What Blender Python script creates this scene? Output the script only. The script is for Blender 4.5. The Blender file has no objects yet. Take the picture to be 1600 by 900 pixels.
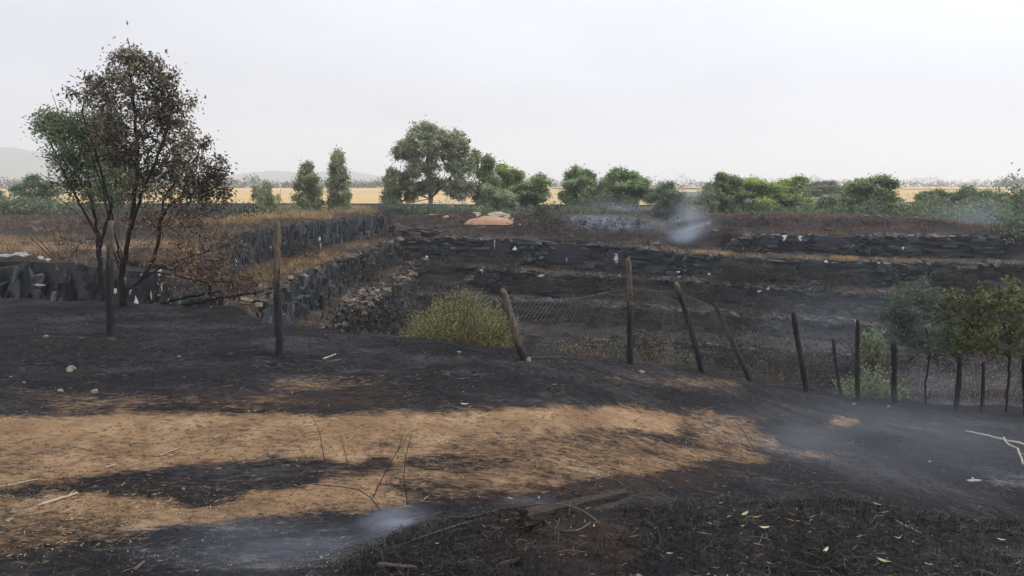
import bpy, bmesh, math, random
import numpy as np
from mathutils import Vector

R = math.radians
sc = bpy.context.scene
col = sc.collection
rng = np.random.default_rng(7)
random.seed(7)

# ------------------------------------------------------------------ camera
F = 1200.0                      # focal length in photograph pixels (1600 wide)
H = 2.4                         # eye height above the track (standing on a bank)
TH = math.atan(162.0 / F)       # pitch that puts the horizon on row 288
cam_d = bpy.data.cameras.new('camera')
cam_d.sensor_width = 36.0
cam_d.lens = 36.0 * F / 1600.0
cam_d.clip_end = 20000
cam_d.clip_start = 0.05
cam = bpy.data.objects.new('camera', cam_d)
col.objects.link(cam)
cam.location = (0, 0, H)
cam.rotation_euler = (math.pi / 2 - TH, 0, 0)
sc.camera = cam

# ------------------------------------------------------------------ sky and sun
SUN_EL, SUN_AZ = R(52), R(78)   # azimuth measured from +Y (ahead) towards +X
sun_dir = Vector((math.sin(SUN_AZ) * math.cos(SUN_EL), math.cos(SUN_AZ) * math.cos(SUN_EL), math.sin(SUN_EL)))
world = bpy.data.worlds.new('World')
sc.world = world
world.use_nodes = True
nt = world.node_tree
for n in list(nt.nodes):
    nt.nodes.remove(n)
def wn(t, **kw):
    n = nt.nodes.new(t)
    for k, v in kw.items():
        setattr(n, k, v)
    return n
wl = nt.links.new
out = wn('ShaderNodeOutputWorld')
bg = wn('ShaderNodeBackground')
bg.inputs['Strength'].default_value = 0.1
sky = wn('ShaderNodeTexSky', sky_type='NISHITA')
sky.sun_disc = False
sky.sun_elevation = SUN_EL
sky.sun_rotation = SUN_AZ
sky.dust_density = 4.0
geo = wn('ShaderNodeTexCoord')
noi = wn('ShaderNodeTexNoise')
noi.inputs['Scale'].default_value = 1.6
noi.inputs['Detail'].default_value = 5.0
noi.inputs['Roughness'].default_value = 0.55
mp = wn('ShaderNodeMapping')
mp.inputs['Scale'].default_value = (1.0, 1.0, 3.0)
wl(geo.outputs['Generated'], mp.inputs['Vector'])
wl(mp.outputs['Vector'], noi.inputs['Vector'])
dot = wn('ShaderNodeVectorMath', operation='DOT_PRODUCT')
dot.inputs[1].default_value = sun_dir
wl(geo.outputs['Generated'], dot.inputs[0])
glow = wn('ShaderNodeMapRange')            # cloud is brighter round the hidden sun
glow.inputs['From Min'].default_value = -0.1
glow.inputs['From Max'].default_value = 1.0
glow.inputs['To Min'].default_value = 0.0
glow.inputs['To Max'].default_value = 1.8
glow.interpolation_type = 'SMOOTHSTEP'
wl(dot.outputs['Value'], glow.inputs['Value'])
vary = wn('ShaderNodeMapRange')
vary.inputs['From Min'].default_value = 0.3
vary.inputs['From Max'].default_value = 0.7
vary.inputs['To Min'].default_value = 5.5
vary.inputs['To Max'].default_value = 7.0
wl(noi.outputs['Fac'], vary.inputs['Value'])
add = wn('ShaderNodeMath', operation='ADD')
wl(vary.outputs['Result'], add.inputs[0])
wl(glow.outputs['Result'], add.inputs[1])
sepz = wn('ShaderNodeSeparateXYZ')
wl(geo.outputs['Generated'], sepz.inputs[0])
zen = wn('ShaderNodeMapRange')              # an overcast sky grows brighter with height
zen.inputs['From Min'].default_value = 0.0
zen.inputs['From Max'].default_value = 1.0
zen.inputs['To Min'].default_value = 0.97
zen.inputs['To Max'].default_value = 1.75
wl(sepz.outputs['Z'], zen.inputs['Value'])
mulz = wn('ShaderNodeMath', operation='MULTIPLY')
cl = wn('ShaderNodeVectorMath', operation='SCALE')
cl.inputs[0].default_value = (0.96, 0.98, 1.06)
wl(add.outputs['Value'], mulz.inputs[0]); wl(zen.outputs['Result'], mulz.inputs[1])
wl(mulz.outputs['Value'], cl.inputs['Scale'])
mixw = wn('ShaderNodeMix', data_type='RGBA')
mixw.inputs['Factor'].default_value = 0.97
wl(sky.outputs['Color'], mixw.inputs['A'])
wl(cl.outputs['Vector'], mixw.inputs['B'])
wl(mixw.outputs['Result'], bg.inputs['Color'])
wl(bg.outputs['Background'], out.inputs['Surface'])

sun_d = bpy.data.lights.new('sun', 'SUN')
sun_d.energy = 1.5
sun_d.angle = R(14)
sun_d.color = (1.0, 0.98, 0.955)
sun = bpy.data.objects.new('sun', sun_d)
col.objects.link(sun)
sun.rotation_euler = (-sun_dir).to_track_quat('-Z', 'Y').to_euler()
sun.location = (0, 0, 60)

sc.view_settings.view_transform = 'Standard'
sc.view_settings.look = 'None'
sc.view_settings.exposure = 0.25
sc.view_settings.gamma = 1.0
sc.render.engine = 'CYCLES'
sc.cycles.use_denoising = True
sc.cycles.max_bounces = 8
sc.cycles.diffuse_bounces = 5
sc.cycles.transmission_bounces = 3
sc.cycles.transparent_max_bounces = 8
sc.cycles.volume_bounces = 5
sc.cycles.volume_step_rate = 1.0
sc.cycles.volume_max_steps = 128

# ------------------------------------------------------------------ helpers
CT, ST = math.cos(TH), math.sin(TH)
def at(px, py, d):
    """world point seen at photograph pixel (px,py) whose ground distance ahead is d metres"""
    u, v = (px - 800) / F, (450 - py) / F
    y = CT + v * ST
    s = d / y
    return Vector((u * s, d, H + (v * CT - ST) * s))
def atxyz(px, py, d):
    p = at(px, py, d)
    return (p.x, p.y, p.z)
def project(x, y, z):
    zz = z - H
    dep = np.maximum(y * CT - zz * ST, 0.05)
    return 800 + F * x / dep, 450 - F * (y * ST + zz * CT) / dep

def _hash(ix, iy, seed):
    n = (ix.astype(np.int64) * 374761393 + iy.astype(np.int64) * 668265263 + seed * 1274126177) & 0xffffffff
    n = ((n ^ (n >> 13)) * 1274126177) & 0xffffffff
    n = n ^ (n >> 16)
    return (n & 0xffff) / 32767.5 - 1.0
def vnoise(x, y, seed=0):
    x = np.asarray(x, float); y = np.asarray(y, float)
    ix, iy = np.floor(x), np.floor(y)
    fx, fy = x - ix, y - iy
    fx = fx * fx * (3 - 2 * fx); fy = fy * fy * (3 - 2 * fy)
    a = _hash(ix, iy, seed); b = _hash(ix + 1, iy, seed)
    c = _hash(ix, iy + 1, seed); d = _hash(ix + 1, iy + 1, seed)
    return (a * (1 - fx) + b * fx) * (1 - fy) + (c * (1 - fx) + d * fx) * fy
def fbm(x, y, oct=4, seed=0):
    s, a, t = 0, 1.0, 0
    for k in range(oct):
        s = s + a * vnoise(np.asarray(x) * 2 ** k, np.asarray(y) * 2 ** k, seed + k * 17)
        t += a; a *= 0.5
    return s / t
def sstep(a, b, x):
    t = np.clip((x - a) / (b - a), 0, 1)
    return t * t * (3 - 2 * t)

def tag(o, label=None, cat=None, group=None, kind=None):
    if label: o['label'] = label
    if cat: o['category'] = cat
    if group: o['group'] = group
    if kind: o['kind'] = kind
    return o
def link(name, data, parent=None, loc=None):
    o = bpy.data.objects.new(name, data)
    col.objects.link(o)
    if parent is not None:
        o.parent = parent
    if loc is not None:
        o.location = loc
    return o
def empty(name, loc, label, cat, group=None):
    o = link(name, None, loc=loc)
    o.empty_display_size = 0.2
    return tag(o, label, cat, group)
def mesh_data(name, V, Fs, mat=None, smooth=False, attr=None):
    """V (n,3); Fs: list of int arrays (m,k)"""
    V = np.asarray(V, np.float32).reshape(-1, 3)
    if not isinstance(Fs, (list, tuple)):
        Fs = [Fs]
    Fs = [np.asarray(f, np.int32) for f in Fs if len(f)]
    me = bpy.data.meshes.new(name)
    loops = np.concatenate([f.ravel() for f in Fs])
    tot = np.concatenate([np.full(len(f), f.shape[1], np.int32) for f in Fs])
    start = np.concatenate([[0], np.cumsum(tot)[:-1]]).astype(np.int32)
    me.vertices.add(len(V)); me.vertices.foreach_set('co', V.ravel())
    me.loops.add(len(loops)); me.loops.foreach_set('vertex_index', loops)
    me.polygons.add(len(tot))
    me.polygons.foreach_set('loop_start', start)
    me.polygons.foreach_set('loop_total', tot)
    me.polygons.foreach_set('use_smooth', np.full(len(tot), bool(smooth)))
    if attr is not None:
        for an, av in attr.items():
            av = np.asarray(av, np.float32)
            if av.ndim == 1:
                a = me.attributes.new(an, 'FLOAT', 'POINT'); a.data.foreach_set('value', av)
            else:
                a = me.attributes.new(an, 'FLOAT_COLOR', 'POINT')
                if av.shape[1] == 3:
                    av = np.concatenate([av, np.ones((len(av), 1), np.float32)], 1)
                a.data.foreach_set('color', av.ravel())
    me.update(calc_edges=True)
    me.validate()
    if mat is not None:
        me.materials.append(mat)
    return me
def obj(name, V, Fs, mat, parent=None, loc=None, smooth=False, attr=None):
    V = np.asarray(V, float).reshape(-1, 3)
    if loc is not None and parent is None:
        V = V - np.asarray(loc, float)
    elif parent is not None:
        w = parent.location if parent.parent is None else parent.location + parent.parent.location
        V = V - np.asarray(w, float)
    return link(name, mesh_data(name, V, Fs, mat, smooth, attr), parent, loc if parent is None else None)

class Acc:
    """collects vertex/face arrays"""
    def __init__(s): s.V, s.F4, s.F3, s.n = [], [], [], 0
    def add(s, V, F4=None, F3=None):
        V = np.asarray(V, float).reshape(-1, 3)
        if F4 is not None and len(F4): s.F4.append(np.asarray(F4) + s.n)
        if F3 is not None and len(F3): s.F3.append(np.asarray(F3) + s.n)
        s.V.append(V); s.n += len(V)
    def out(s):
        Fs = []
        if s.F4: Fs.append(np.concatenate(s.F4))
        if s.F3: Fs.append(np.concatenate(s.F3))
        return np.concatenate(s.V), Fs

def tube(P, r, sides=5, cap=True, wob=0.0, g=None):
    """V, F4, F3 of a tube along points P with radii r"""
    P = np.asarray(P, float); n = len(P)
    r = np.broadcast_to(np.asarray(r, float), (n,))
    T = np.gradient(P, axis=0)
    T /= np.linalg.norm(T, axis=1)[:, None] + 1e-9
    ref = np.array([0.0, 0, 1]) if abs(T[:, 2]).mean() < 0.8 else np.array([1.0, 0, 0])
    A = np.cross(T, ref); A /= np.linalg.norm(A, axis=1)[:, None] + 1e-9
    B = np.cross(T, A)
    th = np.arange(sides) * 2 * math.pi / sides
    rr = r[:, None] * np.ones((1, sides))
    if wob and g is not None:
        rr = rr * (1 + wob * g.normal(size=rr.shape))
    V = P[:, None] + rr[:, :, None] * (np.cos(th)[None, :, None] * A[:, None] + np.sin(th)[None, :, None] * B[:, None])
    V = V.reshape(-1, 3)
    i = np.arange(n - 1)[:, None] * sides; j = np.arange(sides)[None]
    jn = (j + 1) % sides
    F4 = np.stack([i + j, i + jn, i + sides + jn, i + sides + j], -1).reshape(-1, 4)
    F3 = np.zeros((0, 3), int)
    if cap:
        V = np.concatenate([V, P[:1], P[-1:]])
        k = n * sides
        a = np.arange(sides); b = (a + 1) % sides
        F3 = np.concatenate([np.stack([b, a, np.full(sides, k)], 1),
                             np.stack([a + (n - 1) * sides, b + (n - 1) * sides, np.full(sides, k + 1)], 1)])
    return V, F4, F3
def unit(v):
    return v / (np.linalg.norm(v, axis=-1, keepdims=True) + 1e-9)
def leaf_quads(C, D, L, W, g, fold=0.25):
    """diamond leaves: centre-base C, direction D, length L, width W (arrays)"""
    n = len(C)
    D = unit(D)
    S = unit(np.cross(D, g.normal(size=(n, 3))))
    N = np.cross(D, S)
    L = np.broadcast_to(L, (n,))[:, None]; W = np.broadcast_to(W, (n,))[:, None]
    V = np.stack([C, C + D * L * .45 + S * W * .5 + N * W * fold, C + D * L - N * L * .12, C + D * L * .45 - S * W * .5 + N * W * fold], 1)
    return V.reshape(-1, 3), np.arange(4 * n).reshape(-1, 4)
def blades(P, Hh, W, lean, g, curl=0.5, bend=2):
    """grass blades: base points P (n,3), heights, widths, lean vectors (n,3) horizontal offset at the tip"""
    n = len(P)
    Hh = np.broadcast_to(Hh, (n,)); W = np.broadcast_to(W, (n,))
    ang = g.uniform(0, 2 * math.pi, n)
    S = np.stack([np.cos(ang), np.sin(ang), np.zeros(n)], 1)
    rows = []
    for k in range(bend + 1):
        t = k / bend
        c = P + np.array([0, 0, 1.0]) * (Hh * (t - curl * .35 * t * t))[:, None] + lean * (t ** 1.6)
        w = (W * (1 - .85 * t) * .5)[:, None]
        rows += [c - S * w, c + S * w]
    V = np.stack(rows, 1).reshape(-1, 3)
    m = 2 * (bend + 1)
    b = np.arange(n)[:, None] * m
    F4 = np.concatenate([np.stack([b[:, 0] + 2 * k, b[:, 0] + 2 * k + 1, b[:, 0] + 2 * k + 3, b[:, 0] + 2 * k + 2], 1) for k in range(bend)])
    return V, F4

# ------------------------------------------------------------------ materials
def new_mat(name):
    m = bpy.data.materials.new(name)
    m.use_nodes = True
    t = m.node_tree
    bs = t.nodes['Principled BSDF']
    bs.inputs['Specular IOR Level'].default_value = 0.25
    bs.inputs['Roughness'].default_value = 0.85
    return m, t, bs
class G:
    """tiny node graph helper"""
    def __init__(s, t): s.t = t
    def n(s, ty, **kw):
        x = s.t.nodes.new(ty)
        for k, v in kw.items(): setattr(x, k, v)
        return x
    def l(s, a, b): s.t.links.new(a, b)
    def pos(s, kind='Object'):
        if kind == 'World':
            return s.n('ShaderNodeNewGeometry').outputs['Position']
        return s.n('ShaderNodeTexCoord').outputs[kind]
    def noise(s, scale, detail=4, rough=.55, vec=None, stretch=None, w=None):
        x = s.n('ShaderNodeTexNoise')
        x.inputs['Scale'].default_value = scale
        x.inputs['Detail'].default_value = detail
        x.inputs['Roughness'].default_value = rough
        v = vec if vec is not None else s.pos('World')
        if stretch:
            mpn = s.n('ShaderNodeMapping'); mpn.inputs['Scale'].default_value = stretch
            s.l(v, mpn.inputs['Vector']); v = mpn.outputs['Vector']
        s.l(v, x.inputs['Vector'])
        return x.outputs['Fac']
    def ramp(s, fac, stops):
        x = s.n('ShaderNodeValToRGB')
        e = x.color_ramp.elements
        while len(e) < len(stops): e.new(0.5)
        for q, (p, c) in zip(e, stops):
            q.position = p; q.color = (*c, 1) if len(c) == 3 else c
        s.l(fac, x.inputs['Fac'])
        return x.outputs['Color']
    def mix(s, fac, a, b, mode='MIX'):
        x = s.n('ShaderNodeMix', data_type='RGBA', blend_type=mode)
        for sock, v in (('Factor', fac), ('A', a), ('B', b)):
            if isinstance(v, (int, float)): x.inputs[sock].default_value = v
            elif isinstance(v, tuple): x.inputs[sock].default_value = (*v, 1)
            else: s.l(v, x.inputs[sock])
        return x.outputs['Result']
    def rng(s, v, a, b, c=0., d=1., smooth=True):
        x = s.n('ShaderNodeMapRange')
        x.interpolation_type = 'SMOOTHSTEP' if smooth else 'LINEAR'
        s.l(v, x.inputs['Value'])
        for k, q in zip(('From Min', 'From Max', 'To Min', 'To Max'), (a, b, c, d)):
            x.inputs[k].default_value = q
        return x.outputs['Result']
    def math(s, op, a, b=None):
        x = s.n('ShaderNodeMath', operation=op)
        for i, v in enumerate((a, b)):
            if v is None: continue
            if isinstance(v, (int, float)): x.inputs[i].default_value = v
            else: s.l(v, x.inputs[i])
        return x.outputs[0]
    def bump(s, h, strength, dist, bs):
        x = s.n('ShaderNodeBump')
        x.inputs['Strength'].default_value = strength
        x.inputs['Distance'].default_value = dist
        s.l(h, x.inputs['Height'])
        s.l(x.outputs['Normal'], bs.inputs['Normal'])
    def island(s):
        return s.n('ShaderNodeNewGeometry').outputs['Random Per Island']
    def attr(s, name):
        return s.n('ShaderNodeAttribute', attribute_name=name)

def leaf_mat(name, stops, transl=0.3):
    m, t, bs = new_mat(name); g = G(t)
    r = g.island()
    c = g.ramp(r, stops)
    hv = g.n('ShaderNodeHueSaturation'); g.l(c, hv.inputs['Color'])        # some sprays of leaves are paler than others
    g.l(g.rng(g.noise(.9, 3), .34, .66, .7, 1.55), hv.inputs['Value']); c = hv.outputs['Color']
    g.l(c, bs.inputs['Base Color'])
    bs.inputs['Roughness'].default_value = 0.6
    tr = g.n('ShaderNodeBsdfTranslucent'); g.l(c, tr.inputs['Color'])
    mx = g.n('ShaderNodeMixShader'); mx.inputs['Fac'].default_value = transl
    g.l(bs.outputs[0], mx.inputs[1]); g.l(tr.outputs[0], mx.inputs[2])
    g.l(mx.outputs[0], t.nodes['Material Output'].inputs['Surface'])
    return m
def plain_mat(name, stops, scale=8, rough=.85, bump=.3, dist=.01, island=True, stretch=None, spec=.25):
    m, t, bs = new_mat(name); g = G(t)
    nz = g.noise(scale, 5, vec=g.pos('Object'), stretch=stretch)
    f = nz
    if island:
        f = g.math('ADD', g.math('MULTIPLY', nz, .55), g.math('MULTIPLY', g.island(), .45))
    g.l(g.ramp(f, stops), bs.inputs['Base Color'])
    bs.inputs['Roughness'].default_value = rough
    bs.inputs['Specular IOR Level'].default_value = spec
    if bump: g.bump(g.noise(scale * 3, 5, vec=g.pos('Object'), stretch=stretch), bump, dist, bs)
    return m

M = {}
# burnt / dry ground: colour attribute 'cover' R = unburnt straw soil, G = rusty scorched soil, B = ash, A unused
m, t, bs = new_mat('burnt_ground'); g = G(t)
a = g.attr('cover'); sp = g.n('ShaderNodeSeparateColor'); g.l(a.outputs['Color'], sp.inputs['Color'])
fine = g.noise(16, 7, .72, stretch=(.55, 1.3, 1))
mid = g.noise(2.4, 7, .7, stretch=(.4, 1.25, 1))
grit = g.noise(95, 4, .7)
nz = g.math('ADD', g.math('MULTIPLY', fine, .5), g.math('MULTIPLY', mid, .5))
def edge(v, w):
    s1 = g.math('ADD', v, g.math('MULTIPLY', g.math('SUBTRACT', nz, .5), 2.7))
    return g.rng(s1, .5 - w, .5 + w)
soil = g.ramp(g.noise(1.7, 6, .65), [(.3, (.165, .098, .052)), (.5, (.255, .158, .086)), (.7, (.36, .245, .145))])
soil = g.mix(g.rng(grit, .5, .8), soil, g.mix(.5, soil, (.42, .32, .2)))
soil = g.mix(g.rng(fine, .55, .35), soil, g.mix(.45, soil, (.06, .04, .026)))
rust = g.ramp(fine, [(.3, (.018, .0125, .011)), (.7, (.058, .036, .026))])
char = g.ramp(g.math('ADD', g.math('MULTIPLY', fine, .6), g.math('MULTIPLY', grit, .4)), [(.32, (.0055, .0055, .0064)), (.52, (.0125, .0123, .0138)), (.7, (.044, .042, .045))])
char = g.mix(g.rng(g.noise(.9, 6, .7, stretch=(.6, 1, 1)),   .45, .70, 0, .7), char, g.ramp(fine, [(.36, (.012, .0118, .013)), (.64, (.095, .09, .095))]))
c = g.mix(edge(sp.outputs['Green'], .3), char, rust)
c = g.mix(edge(sp.outputs['Red'], .34), c, soil)
ashc = g.ramp(grit, [(.35, (.05, .05, .053)), (.7, (.27, .265, .27))])
c = g.mix(g.math('MULTIPLY', edge(sp.outputs['Blue'], .2), .75), c, ashc)
g.l(c, bs.inputs['Base Color'])
bs.inputs['Roughness'].default_value = .95
bs.inputs['Specular IOR Level'].default_value = .12
g.bump(g.math('ADD', g.math('MULTIPLY', grit, .35), g.math('ADD', fine, g.math('MULTIPLY', mid, .6))), .75, .035, bs)
M['ground'] = m

m, t, bs = new_mat('stubble_field'); g = G(t)
c = g.ramp(g.noise(.012, 5, .6, stretch=(.35, 1, 1)), [(.3, (.40, .275, .125)), (.55, (.50, .36, .175)), (.75, (.56, .41, .21))])
c = g.mix(g.rng(g.noise(.35, 4, .6, stretch=(.2, 1, 1)), .4, .75, 0, .5), c, (.38, .26, .12))
g.l(c, bs.inputs['Base Color']); bs.inputs['Roughness'].default_value = 1
M['field'] = m
m, t, bs = new_mat('plough_field'); g = G(t)
c = g.ramp(g.noise(.02, 5, .6, stretch=(.3, 1, 1)), [(.3, (.06, .055, .045)), (.7, (.12, .10, .08))])
g.l(c, bs.inputs['Base Color']); bs.inputs['Roughness'].default_value = 1
M['burnt_field'] = m

# slate
def slate(name, stops, soot=.5, stretch=(1, 1, 1)):
    m, t, bs = new_mat(name); g = G(t)
    base = g.ramp(g.math('ADD', g.math('MULTIPLY', g.island(), .6), g.math('MULTIPLY', g.noise(2.2, 5, .65, stretch=stretch), .4)), stops)
    base = g.mix(g.rng(g.noise(.32, 5, .6), .36, .66, 0, soot), base, (.017, .0165, .018))
    rust = g.rng(g.noise(.5, 5, .7, vec=g.pos('World'), stretch=(1, 1, .6)), .56, .76, 0, .55)
    base = g.mix(rust, base, (.085, .055, .036))
    g.l(base, bs.inputs['Base Color'])
    bs.inputs['Roughness'].default_value = .6
    bs.inputs['Specular IOR Level'].default_value = .35
    g.bump(g.noise(9, 7, .7, stretch=stretch), .8, .05, bs)
    return m
M['slate'] = slate('slate_layered', [(.15, (.012, .014, .016)), (.45, (.032, .037, .039)), (.68, (.068, .075, .076)), (.88, (.17, .17, .16))], .5, (1, 1, 5))
M['slate_v'] = slate('slate_upright', [(.15, (.01, .0115, .013)), (.45, (.026, .03, .032)), (.72, (.055, .062, .064)), (.94, (.15, .155, .15))], .6, (3, 3, .7))
M['slate_smooth'] = plain_mat('slate_smooth', [(.2, (.014, .0165, .022)), (.8, (.03, .034, .042))], 1.5, .5, .25, .02, spec=.4)
M['slate_pale'] = plain_mat('slate_pale', [(.2, (.05, .053, .05)), (.5, (.11, .112, .105)), (.85, (.24, .24, .225))], 3, .75, .5, .03, stretch=(3, 3, .6))
M['rubble'] = plain_mat('rubble', [(.15, (.02, .018, .017)), (.5, (.055, .045, .036)), (.85, (.16, .125, .095))], 4, .9, .5, .02)

# posts and wood
m, t, bs = new_mat('charred_post'); g = G(t)
ch = g.attr('char').outputs['Fac']
grain = g.noise(9, 6, .65, vec=g.pos('Object'), stretch=(7, 7, .55))
wood = g.ramp(grain, [(.3, (.04, .032, .025)), (.5, (.105, .082, .062)), (.72, (.25, .205, .155))])
blk = g.ramp(grain, [(.3, (.010, .0095, .010)), (.7, (.042, .040, .042))])
f = g.rng(g.math('ADD', ch, g.math('MULTIPLY', g.math('SUBTRACT', g.noise(9, 6, .75, vec=g.pos('Object'), stretch=(2, 2, .5)), .5), 1.7)), .38, .62)
g.l(g.mix(f, wood, blk), bs.inputs['Base Color'])
g.bump(grain, .9, .012, bs)
M['post'] = m
M['bark_char'] = plain_mat('charred_bark', [(.3, (.014, .012, .012)), (.6, (.036, .031, .029)), (.85, (.075, .062, .054))], 10, .95, .9, .015, stretch=(3, 3, .8))
M['bark'] = plain_mat('bark', [(.3, (.05, .04, .032)), (.6, (.10, .08, .065)), (.85, (.2, .17, .14))], 6, .95, .6, .02, stretch=(3, 3, .6))
M['log'] = plain_mat('scorched_log', [(.3, (.012, .010, .009)), (.5, (.036, .027, .022)), (.75, (.10, .075, .058))], 9, .9, .9, .015, stretch=(1.0, 6, 6))
M['twig'] = plain_mat('dry_twig', [(.2, (.04, .03, .024)), (.6, (.12, .09, .065)), (.9, (.26, .20, .145))], 10, .9, .3, .004)
M['twig_dark'] = plain_mat('burnt_twig', [(.2, (.012, .011, .011)), (.7, (.05, .038, .032)), (.95, (.10, .075, .06))], 10, .95, .3, .004)
M['pale_branch'] = plain_mat('pale_branch', [(.2, (.22, .18, .14)), (.8, (.48, .42, .34))], 10, .9, .4, .005)
M['wire'] = plain_mat('wire', [(.2, (.05, .044, .04)), (.8, (.16, .14, .12))], 20, .6, 0, 0)
M['wire'].node_tree.nodes['Principled BSDF'].inputs['Metallic'].default_value = .4
M['stone'] = plain_mat('stone', [(.2, (.09, .078, .068)), (.8, (.26, .225, .19))], 7, .9, .6, .01)
M['rubble_pale'] = plain_mat('rubble_pale', [(.15, (.035, .03, .026)), (.5, (.10, .08, .062)), (.85, (.27, .215, .165))], 4, .9, .5, .02)
M['sand'] = plain_mat('sand', [(.2, (.26, .15, .085)), (.8, (.42, .27, .165))], 1.2, .95, .5, .05)
M['plastic'] = plain_mat('plastic_sheet', [(.2, (.50, .50, .49)), (.8, (.80, .80, .79))], 3, .5, .3, .02)
M['plastic_dirty'] = plain_mat('dirty_sheet', [(.2, (.28, .27, .26)), (.8, (.66, .65, .63))], 3, .6, .3, .02)
M['cream'] = plain_mat('cream_sheet', [(.2, (.56, .50, .38)), (.8, (.78, .73, .60))], 2, .6, .3, .02)

# foliage
M['leaf_scorch'] = leaf_mat('scorched_leaf', [(.0, (.05, .042, .030)), (.35, (.11, .096, .064)), (.65, (.16, .148, .10)), (.85, (.22, .175, .125)), (1, (.33, .275, .20))], 0.35)
M['leaf_brown'] = leaf_mat('brown_leaf', [(.0, (0.050, 0.033, 0.025)), (.4, (0.119, 0.073, 0.048)), (.75, (0.188, 0.119, 0.075)), (1, (0.288, 0.213, 0.144))], .25)
M['leaf_green'] = leaf_mat('green_leaf', [(.0, (0.095, 0.137, 0.064)), (.5, (0.200, 0.266, 0.116)), (.85, (0.315, 0.374, 0.169)), (1, (0.462, 0.491, 0.258))], 0.4)
M['leaf_euc'] = leaf_mat('eucalypt_leaf', [(.0, (0.129, 0.153, 0.092)), (.45, (0.260, 0.293, 0.166)), (.8, (0.379, 0.406, 0.236)), (1, (0.558, 0.549, 0.353))], 0.4)
M['leaf_soft'] = leaf_mat('soft_green_leaf', [(.0, (0.079, 0.104, 0.061)), (.5, (0.166, 0.206, 0.114)), (.85, (0.246, 0.275, 0.154)), (1, (0.348, 0.351, 0.215))], .4)
M['leaf_bright'] = leaf_mat('bright_leaf', [(.0, (0.137, 0.179, 0.059)), (.45, (0.273, 0.334, 0.110)), (.8, (0.400, 0.453, 0.162)), (1, (0.566, 0.582, 0.266))], 0.4)
M['leaf_dark'] = leaf_mat('dark_leaf', [(.0, (0.078, 0.111, 0.068)), (.5, (0.158, 0.201, 0.116)), (.9, (0.256, 0.286, 0.169)), (1, (0.354, 0.371, 0.227))], 0.35)
M['broom'] = leaf_mat('broom', [(.0, (.11, .105, .045)), (.4, (.21, .205, .085)), (.75, (.31, .305, .13)), (1, (.42, .38, .2))], 0.35)
M['bramble'] = leaf_mat('bramble_leaf', [(.0, (0.048, 0.050, 0.036)), (.5, (0.102, 0.108, 0.072)), (.85, (0.168, 0.168, 0.120)), (1, (0.264, 0.240, 0.180))], .25)
M['dry_grass'] = leaf_mat('dry_grass', [(.0, (.15, .095, .045)), (.45, (.27, .18, .085)), (.8, (.38, .27, .14)), (1, (.50, .38, .22))], .3)
M['brown_grass'] = leaf_mat('scorched_grass', [(.0, (.05, .032, .02)), (.5, (.12, .074, .042)), (.85, (.21, .135, .08)), (1, (.32, .23, .14))], .2)
M['straw'] = plain_mat('straw', [(.2, (.035, .023, .015)), (.42, (.15, .098, .055)), (.62, (.31, .22, .125)), (.85, (.52, .41, .26))], 3, .9, 0, 0)
M['char_blade'] = plain_mat('char_blade', [(.2, (.0045, .0045, .0052)), (.5, (.010, .0098, .0108)), (.66, (.026, .0235, .0235)), (.84, (.12, .11, .10))], 5, .8, 0, 0, spec=.3)
M['stem_grey'] = plain_mat('grey_stem', [(.25, (.012, .011, .011)), (.55, (.045, .038, .033)), (.85, (.20, .165, .135))], 6, .9, 0, 0)
M['ash'] = plain_mat('ash_flake', [(.15, (.10, .10, .10)), (.5, (.24, .235, .23)), (.9, (.55, .54, .52))], 3, .95, 0, 0)
M['fallen'] = leaf_mat('fallen_leaf', [(.0, (0.272, 0.240, 0.096)), (.5, (0.352, 0.352, 0.176)), (1, (0.440, 0.400, 0.264))], .2)
M['hedge_far'] = leaf_mat('far_leaf', [(.0, (.03, .042, .034)), (.6, (.05, .065, .05)), (1, (.075, .09, .07))], .2)

# ------------------------------------------------------------------ terrain shape
def drop(x):
    return np.interp(x, [-50, -1, .3, 1.7, 3.2, 5.7, 7, 9, 12, 20, 60], [0, 0, .1, .5, .85, 1.65, 2.05, 2.3, 2.5, 2.7, 2.7])
def rim_y(x):
    return np.interp(x, [-60, -20, -12, -7.5, -5.4, -4.2, -2, 0, 1.7, 3.25, 5.7, 7, 9, 12, 16, 60],
                     [20, 17, 16, 15.4, 15, 12.9, 11.9, 11.1, 12.4, 13.4, 15.4, 15.9, 16.2, 16.7, 17.2, 22])
_crest = [at(480, 905, 4.0), at(560, 872, 4.15), at(700, 822, 4.35), at(800, 805, 4.5), at(960, 788, 4.7), at(1200, 748, 5.2), at(1400, 716, 5.5), at(1600, 735, 5.4), at(1900, 750, 5.3)]
CX = [p.x for p in _crest]; CY = [p.y for p in _crest]
# edge lines of the pit
A_pts = [at(*q) for q in [(612, 374, 57), (700, 372, 56), (770, 375, 55.5), (900, 382, 54), (1000, 388, 53), (1060, 397, 52), (1130, 401, 51), (1200, 405, 50), (1400, 411, 48), (1600, 416, 46), (1800, 424, 44)]]
B_pts = [at(*q) for q in [(625, 413, 54), (700, 417, 53.5), (770, 421, 53), (900, 431, 52), (1050, 437, 50.5), (1150, 447, 49), (1250, 453, 47.5), (1380, 461, 46), (1600, 472, 44), (1800, 480, 42)]]
C_pts = [at(*q) for q in [(640, 462, 51), (800, 470, 50), (950, 478, 49), (1100, 488, 47), (1250, 500, 45), (1400, 512, 43.5), (1600, 525, 42), (1800, 535, 40)]]
D_pts = [at(*q) for q in [(655, 515, 48), (850, 522, 46), (1100, 536, 43), (1300, 552, 41), (1600, 575, 38), (1800, 585, 36)]]
R_pts = [at(*q) for q in [(1128, 384, 55), (1160, 371, 54), (1250, 368, 53), (1400, 370, 52), (1480, 371, 51.4), (1562, 373, 51)]]
AX = [p.x for p in A_pts]; AY = [p.y for p in A_pts]; AZ = [p.z for p in A_pts]
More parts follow.
